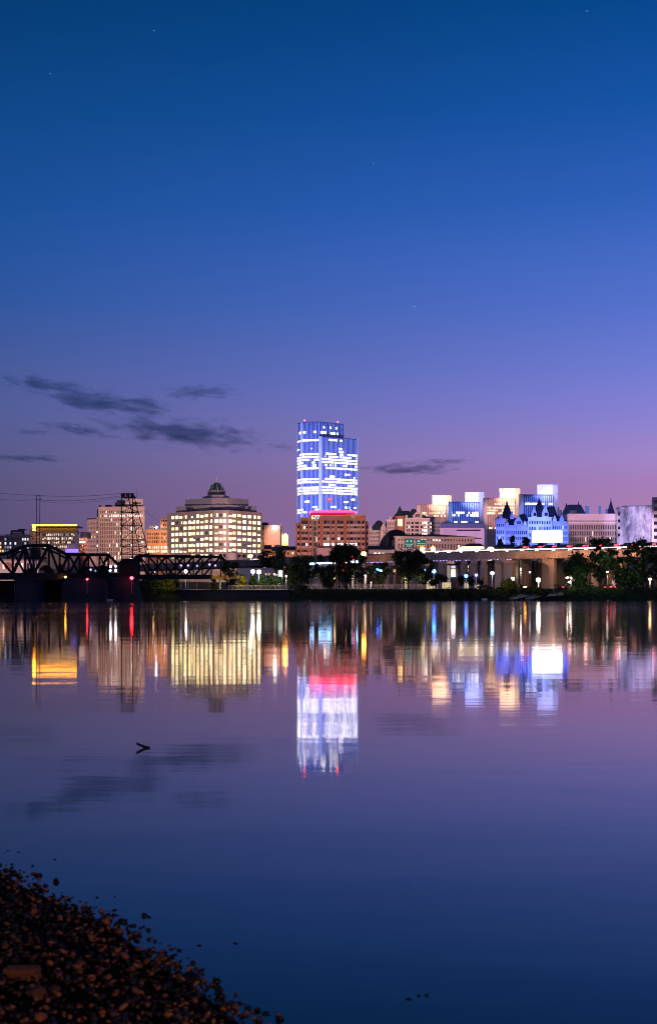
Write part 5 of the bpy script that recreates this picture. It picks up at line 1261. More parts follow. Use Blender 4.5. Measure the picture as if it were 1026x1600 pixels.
lamp('single white lamp deep in the right hand trees', 948, 893, 402, 'lamp_white', .3, 350, (1, .9, .75))
lamp('long warm lamp glowing low at the far right behind the trees', 1014.5, 905, 404, 'lamp_warm', .4, 600, (1, .7, .35))
lamp('red signal lamp under the bridge, the smaller one over the middle pier', 136.6, 905, 347, 'lamp_red', .26, 7, (1, .05, .05), name='signal_lamp', base=2.0)
lamp('large red signal lamp on the right hand bridge pier', 206, 903, 355.2, 'lamp_red', .42, 14, (1, .04, .04), name='signal_lamp', base=2.0)
lamp('small amber lamp under the bridge between the piers', 102.6, 901.5, 352, 'lamp_orange', .25, 350, (1, .5, .1), base=1.0)
lamp('red neon lamp on a mast in front of the brick office, within the tall tree', 552.5, 871.5, 462, 'lamp_red', .62, 120, (1, .05, .08))
lamp('small violet white lamp behind the lattice tower foot', 205, 874.5, 460, 'lamp_cool', .5, 100, (.6, .65, 1))
lamp('amber lamp on the yellow lit girder at the end of the bridge', 357, 891, 384, 'lamp_warm', .22, 900, (1, .6, .12), base=5)
for k, (px, py, m) in enumerate(((173, 885, 'lamp_white'), (181, 884.5, 'lamp_white'), (172.5, 891.5, 'lamp_cool'), (181, 891.5, 'lamp_cool'), (150, 891.5, 'lamp_violet'), (190, 884, 'lamp_violet'), (216, 880.5, 'lamp_violet'), (283, 883.5, 'lamp_violet'), (294, 883.5, 'lamp_violet'), (308, 884, 'lamp_violet'), (327.5, 882, 'lamp_violet'), (336.5, 883.5, 'lamp_violet'), (240.5, 893.3, 'lamp_warm'), (142, 890, 'lamp_violet'))):
    lamp('small lamp of the car park lights seen between the bridge trusses', px, py, 470, m, .36, 0, group='car park lamps beyond the bridge')
# lower riverside ramp: a run of cool lamps in place of a car light trail
for k in range(22):
    px = 484.5+k*1.75 if k < 20 else 0
    if k >= 20: continue
    lamp('small cool white light of the tight row standing in for a car trail below the brick office', px, 880.8-.085*k, 455, 'lamp_cool', .24, 0, group='car trail lights below the brick office')
for px, py, m in ((523, 879, 'lamp_warm'), (532.5, 878.6, 'lamp_warm'), (540, 878.3, 'lamp_warm'), (549, 878, 'lamp_cool'), (551.5, 878, 'lamp_cool'), (557.5, 877.8, 'lamp_cool'), (565.5, 877.5, 'lamp_cool')):
    lamp('cool or warm lamp of the spaced row right of the tight lamp row', px, py, 455, m, .36, 0, group='spaced lamps below the brick office')
def kiosk():
    Y = 432; k = thing('white_booth', 'white lit booth with a peaked roof behind the green hedge', 'booth', (X(437.5, Y), Y, G(Y)))
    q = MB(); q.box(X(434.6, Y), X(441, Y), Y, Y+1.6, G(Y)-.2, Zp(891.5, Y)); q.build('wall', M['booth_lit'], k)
    q = MB(); q.frustum([P2(434, Y-.2), P2(441.5, Y-.2), P2(441.5, Y+1.8), P2(434, Y+1.8)], Zp(891.5, Y)+.002, [P2(437, Y+.6), P2(438.5, Y+.6), P2(438.5, Y+1), P2(437, Y+1)], Zp(889.6, Y)); q.build('roof', M['white_paint'], k)
    Y = 406; k = thing('pale_kiosk', 'pale kiosk with a sloped roof among the right hand trees', 'kiosk', (X(962, Y), Y, G(Y)))
    q = MB(); q.box(X(958, Y), X(967.5, Y), Y, Y+3, G(Y)-.2, Zp(903, Y)); q.build('wall', M['panel_pink'], k)
    q = MB(); q.frustum([P2(957, Y-.4), P2(968.5, Y-.4), P2(968.5, Y+3.4), P2(957, Y+3.4)], Zp(903, Y)+.002, [P2(958, Y), P2(962, Y), P2(962, Y+3), P2(958, Y+3)], Zp(899, Y)); q.build('roof', M['grey_panel'], k)
    point(W(963, 905, 404), 160, (1, .85, .8), .3)
    # low white sheds behind the hedge
    Y = 470; k = thing('blue_lit_shed', 'low bluish lit shed left of the dazzling white lamps', 'shed', (X(384, Y), Y, G(Y)))
    q = MB(); q.box(X(373, Y), X(440, Y), Y, Y+8, G(Y)-.2, Zp(887.5, Y)); q.build('wall', M['grey_panel'], k)
    q = MB(); q.box(X(372, Y), X(441, Y), Y-.5, Y+8.5, Zp(887.5, Y)+.002, Zp(886.6, Y)); q.build('roof', M['slate'], k)
    q = MB()
    for x in (414, 419, 427, 430.5): q.box(X(x, Y), X(x+3, Y), Y-.05, Y+.1, Zp(899, Y), Zp(895.5, Y))
    q.build('window', M['w_warm'], k)
    point(W(381, 893, 463), 300, (.45, .5, 1), .6)
    point(W(420, 890, 463), 250, (.6, .6, 1), .6)
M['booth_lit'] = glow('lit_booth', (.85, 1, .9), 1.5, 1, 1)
kiosk()

# ------------------------------------------------------------------ railway bridge
def YB(px): return 338+(px+40)*(385-338)/(372+40)
def bridge():
    DEPTH = 7.0
    def N(px, py, back=False):      # the far truss sits slightly askew, as on a skew crossing
        if back: px -= (513-px)*.0165
        v = W(px, py, YB(px)); return v+Vector((0, DEPTH, 0)) if back else v
    S = M['steel_black']
    def truss(root, top, bot, w, lattice=False, dw=None):
        for back in (False, True):
            q = MB()
            for a, c in zip(top, top[1:]): q.beam(N(*a, back), N(*c, back), w, w*1.15)
            for a, c in zip(bot, bot[1:]): q.beam(N(*a, back), N(*c, back), w, w*1.2)
            q.build('chord', S, root)
        return
    # swing span: camelback in the middle, parallel chords towards the right
    r = thing('swing_bridge_span', 'black steel railway swing span with a humped arch of truss work', 'bridge', (X(60, YB(60)), YB(60), 0))
    top = [(-90, 883), (-62, 866), (0, 865.5), (12, 863.8), (26, 857), (40, 852.4), (58, 851.4), (76, 852), (90, 858.5), (103, 865.5), (120, 866), (169, 866.2), (186, 883.5), (190, 897)]
    bot = [(-90, 897), (190, 897)]
    truss(r, top, bot, .5)
    def yt(px):
        for a, c in zip(top, top[1:]):
            if a[0] <= px <= c[0]: return a[1]+(c[1]-a[1])*(px-a[0])/(c[0]-a[0])
        return 866
    nodes = [-62, -34, -6, 19.5, 39, 52, 76, 93, 107, 124, 138, 155, 169]
    for back in (False, True):
        q = MB(); sh = 0
        for x in nodes: q = MB(); q.beam(N(x+sh, yt(x+sh), back), N(x+sh, 897, back), .26); q.build('post', S, r)
        q = MB()
        for i, (a, c) in enumerate(zip(nodes, nodes[1:])):
            if i % 2 == 0: q.beam(N(a, yt(a), back), N(c, 897, back), .34)
            else: q.beam(N(a, 897, back), N(c, yt(c), back), .34)
            m = (a+c)/2
            if i in (3, 8, 11): q.beam(N(a, 897 if i % 2 == 0 else yt(a), back), N(c, yt(c) if i % 2 == 0 else 897, back), .28)
        q.build('diagonal', S, r)
    # sway bracing and the operator's platform in the hump
    q = MB()
    for a, c in ((26, 857), (40, 852.4), (58, 851.4), (76, 852), (90, 858.5)): q.beam(N(a, c), N(a, c, True), .3)
    inner = [(12, 872), (26, 864), (40, 858.5), (58, 857), (76, 858.5), (90, 865), (103, 872)]
    for a, c in zip(inner, inner[1:]): q.beam(N(*a), N(*c), .4)
    for a, c in zip(inner, top[3:]): q.beam(N(*a), N(*c), .25)
    q.build('sway_brace', S, r)
    q = MB(); y = YB(60)+3.5; q.box(X(40, y), X(71, y), y-2, y+2, Zp(874, y), Zp(870, y)); q.box(X(50, y), X(62, y), y-1.8, y+1.8, Zp(870, y), Zp(859, y)); q.build('control_cabin', M['slate'], r)
    q = MB(); vs = []
    p0, p1 = N(-100, 897), N(191, 897)
    q.hexa([p0+Vector((0, -.6, -1.3)), p1+Vector((0, -.6, -1.3)), p1+Vector((0, DEPTH+.6, -1.3)), p0+Vector((0, DEPTH+.6, -1.3)), p0+Vector((0, -.6, .25)), p1+Vector((0, -.6, .25)), p1+Vector((0, DEPTH+.6, .25)), p0+Vector((0, DEPTH+.6, .25))]); q.build('deck', S, r)
    # fixed span on the right: flat top, double lattice
    r = thing('truss_bridge_span', 'black flat topped lattice truss span between the red lamp and the lit girder', 'bridge', (X(280, YB(280)), YB(280), 0))
    top = [(203, 896), (217.5, 868), (290, 869), (345, 869.5), (356, 881), (358, 901)]; bot = [(190, 901), (330, 901)]
    truss(r, top, bot, .5)
    nodes = [217.5, 232, 246, 260, 274, 288, 302, 316, 330, 345]
    for back in (False, True):
        q = MB(); sh = 0
        for x in nodes: q = MB(); q.beam(N(x+sh, 868.7, back), N(x+sh, 901, back), .27); q.build('post', S, r)
        q = MB()
        for i in range(len(nodes)-2):
            a, c = nodes[i]+sh, nodes[i+2]+sh
            if i < 5: q.beam(N(a, 868.7, back), N(c, 901, back), .3)
            if i > 2 or i == 1: q.beam(N(a, 901, back), N(c, 868.7, back), .3)
        q.beam(N(nodes[0], 868.7, back), N(nodes[1], 901, back), .34); q.beam(N(203, 896, back), N(232, 901, back), .3)
        q.build('diagonal', S, r)
    p0, p1 = N(190.6, 901), N(329, 901)
    q = MB(); q.hexa([p0+Vector((0, -.6, -.6)), p1+Vector((0, -.6, -.6)), p1+Vector((0, DEPTH+.6, -.6)), p0+Vector((0, DEPTH+.6, -.6)), p0+Vector((0, -.6, .5)), p1+Vector((0, -.6, .5)), p1+Vector((0, DEPTH+.6, .5)), p0+Vector((0, DEPTH+.6, .5))]); q.build('deck', S, r)
    # machinery house and clutter on the pier under the lattice tower
    h = thing('bridge_house', 'dark machine house on the bridge pier under the lattice tower', 'hut', (X(203, 362), 362, 6))
    q = MB(); q.box(X(188, 362), X(214, 362), 359, 366, 5.5, Zp(878, 362)); q.build('wall', S, h)
    q = MB(); q.frustum([P2(187, 358.5), P2(215, 358.5), P2(215, 366.5), P2(187, 366.5)], Zp(878, 362), [P2(193, 361), P2(209, 361), P2(209, 364), P2(193, 364)], Zp(873, 362)); q.build('roof', S, h)
    # yellow lit end girder with fan struts
    r = thing('lit_end_girder', 'yellow lit girder with fan struts at the right end of the bridge', 'bridge', (X(350, 388), 388, 0))
    T = M['steel_rust']
    q = MB(); p0, p1 = W(330, 902, 385.5), W(372, 902, 385.5)
    q.hexa([p0+Vector((0, -1.2, -.5)), p1+Vector((0, -1.2, -.5)), p1+Vector((0, 4, -.5)), p0+Vector((0, 4, -.5)), p0+Vector((0, -1.2, .45)), p1+Vector((0, -1.2, .45)), p1+Vector((0, 4, .45)), p0+Vector((0, 4, .45))]); q.build('girder', T, r)
    q = MB()
    c = W(344, 901, 384)
    for a in ((335, 894), (338.5, 893), (344, 891.5), (350, 892), (354, 894)): q.beam(c, W(*a, 384), .22)
    q.beam(W(357.5, 901, 384), W(361, 891, 384), .3); q.beam(W(361, 891, 384), W(371, 901, 384), .4)
    q.build('strut', T, r)
    q = MB(); q.tube(W(344, 920, 386), W(344, 903.5, 386), .28, .28, 8); q.build('support_post', M['rail'], r)
    # piers
    def pier(lb, px0, px1, m, y0, depth, batter=.6, top=905):
        p = thing('bridge_pier', lb, 'bridge pier', (X((px0+px1)/2, y0), y0, 0))
        a, c = X(px0, y0), X(px1, y0); zt = Zp(top, y0)
        q = MB(); q.frustum([(a-batter, y0-batter), (c+batter, y0-batter), (c+batter, y0+depth+batter), (a-batter, y0+depth+batter)], -1.5, [(a, y0), (c, y0), (c, y0+depth), (a, y0+depth)], zt); q.build('shaft', m, p)
        q = MB(); q.box(a-.3, c+.3, y0-.3, y0+depth+.3, zt+.002, zt+.45); q.build('cap', M['concrete_dark'], p)
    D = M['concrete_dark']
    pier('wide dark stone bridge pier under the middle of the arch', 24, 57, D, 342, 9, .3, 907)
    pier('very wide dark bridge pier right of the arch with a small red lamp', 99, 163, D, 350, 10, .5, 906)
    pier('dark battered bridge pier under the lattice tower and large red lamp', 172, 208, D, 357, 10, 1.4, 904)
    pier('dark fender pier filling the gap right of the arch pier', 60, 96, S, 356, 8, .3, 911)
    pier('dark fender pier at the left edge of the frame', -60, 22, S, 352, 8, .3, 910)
bridge()

def lattice_tower():
    Y = 361; S = M['steel_black']
    t = thing('lattice_tower', 'tall black lattice tower with one upright and one sloping leg standing on the bridge pier', 'tower', (X(205, Y), Y, 4))
    zb = Zp(900, Y)
    F = lambda px, py, d=0: W(px, py, Y)+Vector((0, d, 0))
    legs = [((190.2, 900), (190.2, 771), 0), ((235, 874), (209.5, 774), 0), ((205.3, 872), (205.3, 775), 2.6), ((219, 872), (199, 777), 2.6)]
    for a, c, d in legs:
        q = MB(); q.beam(F(*a, d), F(*c, d), .22); q.build('leg', S, t)
    def lx(py): return 209.5+(py-774)*25.5/100
    q = MB(); ys = [788.5, 800.5, 821.5, 843.5, 854, 866]
    for y in ys: q.beam(F(190.2, y), F(lx(y), y), .15 if y not in (821.5, 843.5) else .24)
    q.build('crossbar', S, t)
    q = MB(); yy = [775]+ys
    for i, (a, c) in enumerate(zip(yy, yy[1:])):
        m = (190.2+lx(c))/2
        q.beam(F(190.2, a if i % 2 else c), F(lx(c if i % 2 else a), c if i % 2 else a), .16)
        q.beam(F(190.2, c if i % 2 else a), F(lx(a if i % 2 else c), a if i % 2 else c), .13)
        q.beam(F(190.2, c), F(205.3, c, 2.6), .14); q.beam(F(lx(c), c), F(205.3, c, 2.6), .14)
    q.build('lattice_brace', S, t)
    q = MB(); q.beam(F(189, 776.5, 1), F(211.5, 776.5, 1), .5, .35); q.beam(F(190, 771.2, 1), F(208.5, 771.2, 1), .4, .3)
    for x in (190.5, 193.5, 197, 200.5, 204, 207.5): q.beam(F(x, 776, 1), F(x+.4, 770, 1), .22)
    for x in (193, 200, 206): q.ball(F(x, 773.6, 1), .34, 0, 8)
    q.build('head_frame', S, t)
    # distant twin mast holding the wires
    Ym = 420; m = thing('twin_mast', 'thin twin mast holding the wires on the left', 'mast', (X(59, Ym), Ym, 2))
    for a, c in (((57.5, 905), (57.5, 774)), ((61, 905), (63, 774))):
        q = MB(); q.tube(W(*a, Ym), W(*c, Ym), .13, .08, 6); q.build('pole', M['wire'], m)
    q = MB(); q.beam(W(55, 781, Ym), W(65, 780.5, Ym), .14); q.beam(W(56, 775, Ym), W(64, 774.5, Ym), .12); q.build('crossarm', M['wire'], m)
    def wire(lb, pts, sag, r=.045):
        q = MB()
        for (a, ya), (c, yc) in zip(pts, pts[1:]):
            pr = None
            for i in range(17):
                f = i/16; p = Vector(W(*a, ya))*(1-f)+Vector(W(*c, yc))*f; p.z -= sag*4*f*(1-f)
                if pr is not None: q.tube(pr, p, r, r, 5)
                pr = p
        o = q.build('overhead_wire', M['wire'], None); tag(o, lb, 'wire')
    wire('upper overhead wire running left from the lattice tower head', [((191, 770.8), Y+1), ((60, 774), Ym), ((-60, 762), 430)], .5)
    wire('middle overhead wire sagging left from the lattice tower', [((190, 774.5), Y+1), ((60, 780.8), Ym), ((-60, 772), 430)], .75)
    wire('slack lower wire hanging between lattice tower and twin mast', [((190, 776.5), Y+1), ((59, 782.4), Ym)], 1.1, .03)
    wire('thin guy wire running down right from the lattice tower head', [((211, 786), Y+1), ((262, 826), 480)], 0, .03)
lattice_tower()

# ------------------------------------------------------------------ far bank: bulkhead, railing, docks
def bank():
    Y = 385.2
    w = thing('bulkhead_wall', 'dark blue steel bulkhead along the river below the lit hedge', 'wall', (X(366, Y), Y, 0))
    q = MB(); x0, x1 = X(278, Y), X(452, Y); zt = Zp(922, Y)
    n = 56
    for i in range(n):
        a = x0+(x1-x0)*i/n; c = x0+(x1-x0)*(i+1)/n; d = .25 if i % 2 else 0
        q.box(a+.001, c-.001, Y-d, Y+8, -1, zt-.4)
    q.build('sheet_piling', M['bulkhead'], w)
    q = MB(); q.box(x0-.2, x1+.2, Y-.5, Y+8.1, zt-.398, zt); q.build('cap_beam', M['concrete_dark'], w)
    for lb, a, c, yy in (('pale picket railing on the bulkhead in front of the lit hedge', 358, 449, 386.2), ('pale picket railing along the promenade behind the willow and tall tree', 476, 578, 393.6), ('pale picket railing along the promenade between the big trees', 577.9, 664, 394.4)):
        r = thing('railing', lb, 'railing', (X((a+c)/2, yy), yy, G(yy)))
        z0 = (zt if yy < 390 else G(395)+.16); z1 = z0+1.15
        q = MB(); xa, xb = X(a, yy), X(c, yy)
        q.box(xa, xb, yy-.05, yy+.05, z1, z1+.09); q.box(xa, xb, yy-.03, yy+.03, z0+.1, z0+.18); q.build('rail', M['rail'], r)
        q = MB(); k = int((xb-xa)/.34)
        for i in range(k+1): x = xa+(xb-xa)*i/k; h = .05 if i % 6 == 0 else .025; q.box(x-h, x+h, yy-h*.6-.031, yy+h*.6-.031, z0, z1-.001)
        q.build('picket', M['rail'], r)
    # boat ramp and docks on the right
    q = MB(); q.quadmesh([W(853, 932, 383), W(880, 930, 384), W(880, 920, 391.5), W(864, 921, 391.5)], [(0, 1, 2, 3)]); tag(q.build('boat_ramp', M['concrete'], None), kind='structure')
    for lb, a, c, ya, yc in (('long plank dock slanting down to the water, the left one', 800, 828, 378, 389), ('plank dock slanting down to the water, nearer the boat ramp', 824, 850, 379.5, 390)):
        d = thing('plank_dock', lb, 'dock', (X(a, ya), ya, 0)); p0, p1 = Vector((X(a, ya), ya, .35)), Vector((X(c, yc), yc, 1.7))
        q = MB(); q.beam(p0, p1, 1.8, .16); q.build('deck', M['wood'], d)
        q = MB(); q.beam(p0+Vector((-.8, -.4, .35)), p1+Vector((-.8, -.4, .35)), .08); q.build('handrail', M['rail'], d)
        q = MB()
        for f in (.0, .25, .5, .75, 1): p = p0*(1-f)+p1*f; q.tube((p.x, p.y, -1), (p.x, p.y, p.z+.1), .12, .12, 6)
        q.build('pile', M['wood'], d)
    Y = 380; d = thing('small_dock', 'small pale floating dock lying below the dark shrubs', 'dock', (X(757, Y), Y, 0))
    q = MB(); q.box(X(753, Y), X(760.5, Y), Y, Y+2, .05, .5); q.build('deck', M['white_paint'], d)
    q = MB(); q.box(X(753.4, Y), X(760, Y), Y+.1, Y+1.9, -.3, .048); q.build('float', M['slate'], d)
    # a small lit boat moored by the bridge
    b = thing('moored_skiff', 'tiny pale skiff moored beside the bridge pier', 'boat', (X(171, 352), 352, 0))
    q = MB(); x = X(171, 352); q.frustum([(x-.7, 351.6), (x+.7, 351.6), (x+.6, 352.4), (x-.6, 352.4)], -.1, [(x-1.1, 351.3), (x+1.2, 351.3), (x+1, 352.7), (x-1, 352.7)], .4); q.build('hull', M['white_paint'], b)
bank()

# ------------------------------------------------------------------ trees and shrubs
def tree(label, px, Y, top, half, base=None, name='tree', m='leaf_dark', n=26, leaves=90, low=.28, lean=0, seed=None, ls=.42, spread=1.0, cat='tree', group=None, stem=True, gz=None):
    r = random.Random(seed if seed is not None else int(px*13+Y)); g = G(Y) if gz is None else gz
    x = X(px, Y); z1 = Zp(top, Y); h = z1-g; R = half/K*Y
    t = thing(name, label, cat, (x, Y, g), group)
    cl = []
    for i in range(int(n*1.25)):
        f = r.random()**.8; zz = g+h*(low+(1-low)*f)
        prof = math.sin(PI*min(1, max(.06, (.12+.88*(1-f))))**.75) if low > .15 else math.cos(f*PI/2)**.6
        a = r.random()*2*PI; rr = R*prof*(.25+.75*math.sqrt(r.random()))*.86
        cl.append((Vector((x+lean*f+rr*math.cos(a)*1.06, Y+rr*math.sin(a)*.9, zz-R*.08)), R*r.choice((.1, .14, .18, .22, .3))*spread))
    if stem:
        q = MB(); tr = max(.12, h*.02); fork = g+h*max(.2, low*.9)
        q.tube((x, Y, g-.3), (x+lean*.3, Y, fork), tr, tr*.75, 8)
        for c, cr in cl[:max(5, n//3)]:
            mid = Vector((x+lean*.5+(c.x-x)*.35, Y+(c.y-Y)*.35, fork+(c.z-fork)*.55))
            q.tube((x+lean*.3, Y, fork-.2), mid, tr*.55, tr*.35, 6); q.tube(mid, c, tr*.35, tr*.1, 5)
        q.build('trunk', M['trunk'], t)
    q = MB(); vs = []; fs = []
    for c, cr in cl:
        k = int(leaves*(cr/(R*.25))**1.5)+6
        for _ in range(k):
            d = Vector((r.gauss(0, 1), r.gauss(0, 1), r.gauss(0, .8))); d = d.normalized()*cr*r.random()**.5*r.choice((1, 1, 1.25, 1.7))
            p = c+d; s = ls*r.uniform(.5, 1.25)
            a = Vector((r.gauss(0, 1), r.gauss(0, 1), r.gauss(0, 1))).normalized(); b = a.cross(Vector((r.gauss(0, 1), r.gauss(0, 1), r.gauss(0, 1)))).normalized()
            i0 = len(vs); vs += [p-a*s, p+b*s*.5, p+a*s, p-b*s*.5]; fs.append((i0, i0+1, i0+2, i0+3))
    q.quadmesh(vs, fs); q.build('crown', M[m], t)
    return t
tree('tallest dark tree in front of the brick office, leaning trunk at the waterside', 541, 391.5, 853, 27, n=46, leaves=110, low=.22, lean=-.6)
tree('dark drooping tree left of the tallest one, before the lamp row', 514, 393, 884, 19, n=26, low=.2)
tree('slim leaning tree at the waterside right of the willow', 484, 391.5, 881, 12, n=16, low=.4, lean=1.2)
tree('dense greenish willow at the end of the bulkhead, hanging over the bank', 462, 389.5, 872, 18, n=44, leaves=110, low=.04, m='leaf', name='willow_tree')
tree('low dark round tree behind the willow and its lamp', 438, 470, 862, 22, n=30, low=.1)
tree('bushy dark tree in front of the windowless box', 418, 520, 857.5, 20, n=34, low=.15)
tree('dark tree below the corner of the brick office', 480, 470, 866, 18, n=26, low=.1)
tree('dark tree touching the viaduct left of the white blue ramp lamps', 500, 480, 868, 14, n=20, low=.1)
tree('dark tree under the amber globe lamp', 566, 440, 869, 13, n=22, low=.15)
tree('small dark tree with the blue lamps in it', 592, 395.5, 880, 17, n=28, low=.28)
tree('biggest round dark tree in front of the viaduct', 637, 393, 860.5, 28, n=50, leaves=110, low=.3)
tree('dark tree at the right shoulder of the biggest tree', 661, 394.5, 872, 19, n=34, low=.28)
tree('low dark tree reaching out to the right below the blue pair of lamps', 676, 392.5, 897, 24, n=22, low=.42, spread=.7)
tree('little dark tree under the viaduct, left of the blue lamp', 720.5, 394, 901, 6.5, n=12, low=.35, ls=.3)
tree('little dark tree under the viaduct, right of the blue lamp', 736, 394, 900, 7, n=12, low=.35, ls=.3)
tree('little dark tree beside the dark red car', 750.5, 394, 902, 6, n=10, low=.35, ls=.3)
tree('dark dense tree at the left of the right hand group, over the red tail light', 900, 393, 868, 26, n=54, leaves=110, low=.12)
tree('tall thin topped tree in the right hand group', 937, 391.5, 842.5, 22, n=50, leaves=100, low=.18, spread=.85)
tree('dark tree in the middle of the right hand group with gaps through its boughs', 968, 392.5, 861, 22, n=36, low=.2, spread=.85)
tree('open branched tree whose top crosses the stained white block', 1003, 393, 841.5, 26, n=42, leaves=90, low=.2, spread=.8)
tree('dark tree cut by the right edge of the frame', 1034, 391.5, 846, 24, n=38, low=.15)
tree('dark undergrowth tree at the foot of the right hand group', 985, 390, 893, 22, n=34, low=.05)
tree('broad green leaved tree behind the willows left of the bulkhead', 232, 398, 903, 22, n=34, low=.05, m='leaf')
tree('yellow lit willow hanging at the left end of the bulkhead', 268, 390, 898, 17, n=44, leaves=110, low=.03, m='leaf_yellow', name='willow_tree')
tree('dark low willow at the foot of the large red lamp', 247, 388.5, 911, 16, n=28, low=.03, m='leaf', name='willow_tree')
tree('round dark tree above the lit girder at the end of the bridge', 360, 420, 878, 15, n=30, low=.2)
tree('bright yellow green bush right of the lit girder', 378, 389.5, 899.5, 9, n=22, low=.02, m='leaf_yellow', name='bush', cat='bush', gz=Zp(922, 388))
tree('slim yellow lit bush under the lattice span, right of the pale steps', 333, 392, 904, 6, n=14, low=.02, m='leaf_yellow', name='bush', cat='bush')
for i, (px, tp, hf, lb) in enumerate(((397, 900, 8, 'clipped green hedge shrub below the dazzling lamps, leftmost'), (410, 899, 8, 'clipped green hedge shrub with the round top, second from the left'), (424, 899.5, 9, 'clipped green hedge shrub below the booth, third from the left'), (436, 901, 7, 'clipped green hedge shrub nearest the slim lamp, rightmost'))):
    tree(lb, px, 395, tp, hf, n=20, leaves=70, low=.02, m='leaf', name='hedge_shrub', cat='shrub', group='hedge along the bulkhead')
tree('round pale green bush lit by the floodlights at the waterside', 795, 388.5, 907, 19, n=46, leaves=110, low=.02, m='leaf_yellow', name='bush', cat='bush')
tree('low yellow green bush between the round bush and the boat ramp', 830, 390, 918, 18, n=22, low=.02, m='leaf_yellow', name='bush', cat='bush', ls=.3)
for i, (px, tp, hf, lb) in enumerate(((700, 922, 22, 'ragged dark waterside shrub under the cream lit shelter'), (735, 921, 22, 'ragged dark waterside shrub left of the small dock'), (768, 923, 16, 'ragged dark waterside shrub right of the small dock'))):
    tree(lb, px, 386.5, tp, hf, n=26, leaves=60, low=.0, m='leaf', name='shrub', cat='shrub', ls=.35)
for px, Y, tp, hf, lb in ((70, 560, 884, 18, 'dim tree seen through the right half of the bridge arch'), (97, 560, 885, 16, 'dim tree behind the right foot of the bridge arch'), (45, 580, 886, 12, 'dim tree behind the middle of the bridge arch'), (135, 520, 886, 16, 'dark bushy tree behind the straight part of the swing span'), (160, 540, 885, 16, 'dark tree behind the right end of the swing span'), (212, 440, 872, 14, 'dark tree behind the machine house'), (800, 620, 838, 12, 'dark tree in front of the left capitol wing'), (820, 610, 838, 14, 'dark tree in front of the capitol middle, left of the billboard'), (781, 640, 842, 8, 'small dark tree right of the pavilion roof'), (845, 640, 846, 14, 'dark tree behind the billboard post'), (872, 640, 849, 8, 'small dark tree right of the billboard post')):
    tree(lb, px, Y, tp, hf, n=22, leaves=60, low=.15, ls=.6)
# ragged growth along the water's edge
def scrub():
    r = random.Random(8); q = MB(); vs = []; fs = []
    for i in range(34000):
        px = r.uniform(450, 1100) if r.random() < .85 else r.uniform(-40, 285)
        y = r.uniform(381.5, 391.5); p = Vector((X(px, y), y, G(y)+r.random()**2*(1.5 if px > 865 else .9 if y < 388 else .35)-.1)); s = r.uniform(.12, .42)
        a = Vector((r.gauss(0, 1), r.gauss(0, .6), abs(r.gauss(0, 1))+.3)).normalized(); b = a.cross(Vector((r.gauss(0, 1), 1, r.gauss(0, 1)))).normalized()
        k = len(vs); vs += [p-a*s, p+b*s*.45, p+a*s, p-b*s*.45]; fs.append((k, k+1, k+2, k+3))
    q.quadmesh(vs, fs); o = q.build('bank_scrub', M['leaf_dark'], None); tag(o, 'dark ragged scrub along the far river bank', 'scrub', kind='stuff')
scrub()
point(W(380, 906, 386), 500, (1, .75, .15), .4); point(W(410, 903, 391), 420, (.8, 1, .6), .4); point(W(430, 903, 391), 420, (.8, 1, .6), .4)  # unseen fill points added to light bushes, hedge and bridge end
point(W(262, 905, 384), 420, (1, .75, .25), .4); point(W(310, 908, 393), 900, (1, .75, .4), .4); point(W(340, 898, 380), 500, (1, .6, .12), .3)

for px_ in (372, 402, 432): point(W(px_, 906, 385.3), 260, (1, .72, .6), .2)  # unseen fill points added to brighten the railings, next line too
for px_ in (492, 522, 552, 574, 604, 632, 656): point(W(px_, 904, 391.9), 300, (1, .74, .58), .2)
point(W(790, 905, 384), 160, (.9, 1, .6), .4)
point(W(700, 905, 484), 6000, (1, .66, .40), .6); point(W(760, 902, 486), 1600, (1, .6, .42), .6); point(W(620, 905, 486), 1400, (1, .6, .4), .6); point(W(820, 905, 482), 260, (1, .55, .4), .6); point(W(735, 905, 486), 500, (.8, .6, 1), .6)  # unseen fill points added behind the piers to brighten the wall
point(W(915, 900, 386), 420, (.75, 1, .5), .4); point(W(895, 913, 387), 160, (.9, 1, .4), .4); point(W(960, 893, 385), 420, (.8, 1, .6), .4); point(W(1000, 890, 385), 300, (.7, .95, .7), .4); point(W(945, 870, 387), 160, (.8, 1, .6), .4)  # unseen green-tinted fill points added for the right hand trees
for px_, py_, y_, e_p in ((985, 866, 403, 500), (955, 866, 406, 600), (925, 866.5, 409, 700), (900, 867, 412.5, 760), (875, 867, 415.5, 760), (850, 867.2, 418.5, 640), (825, 867.4, 422, 480), (800, 867.5, 425, 300), (770, 868, 428.5, 150), (735, 868.5, 433, 80)): point(W(px_, py_, y_), e_p*1.5, (1, .44, .2), .4)  # unseen warm fill points added to brighten the girder face
flood(400, 915, 470, 385, 880, 533, 2.4, (1, .45, .34), 130, .6, 1)

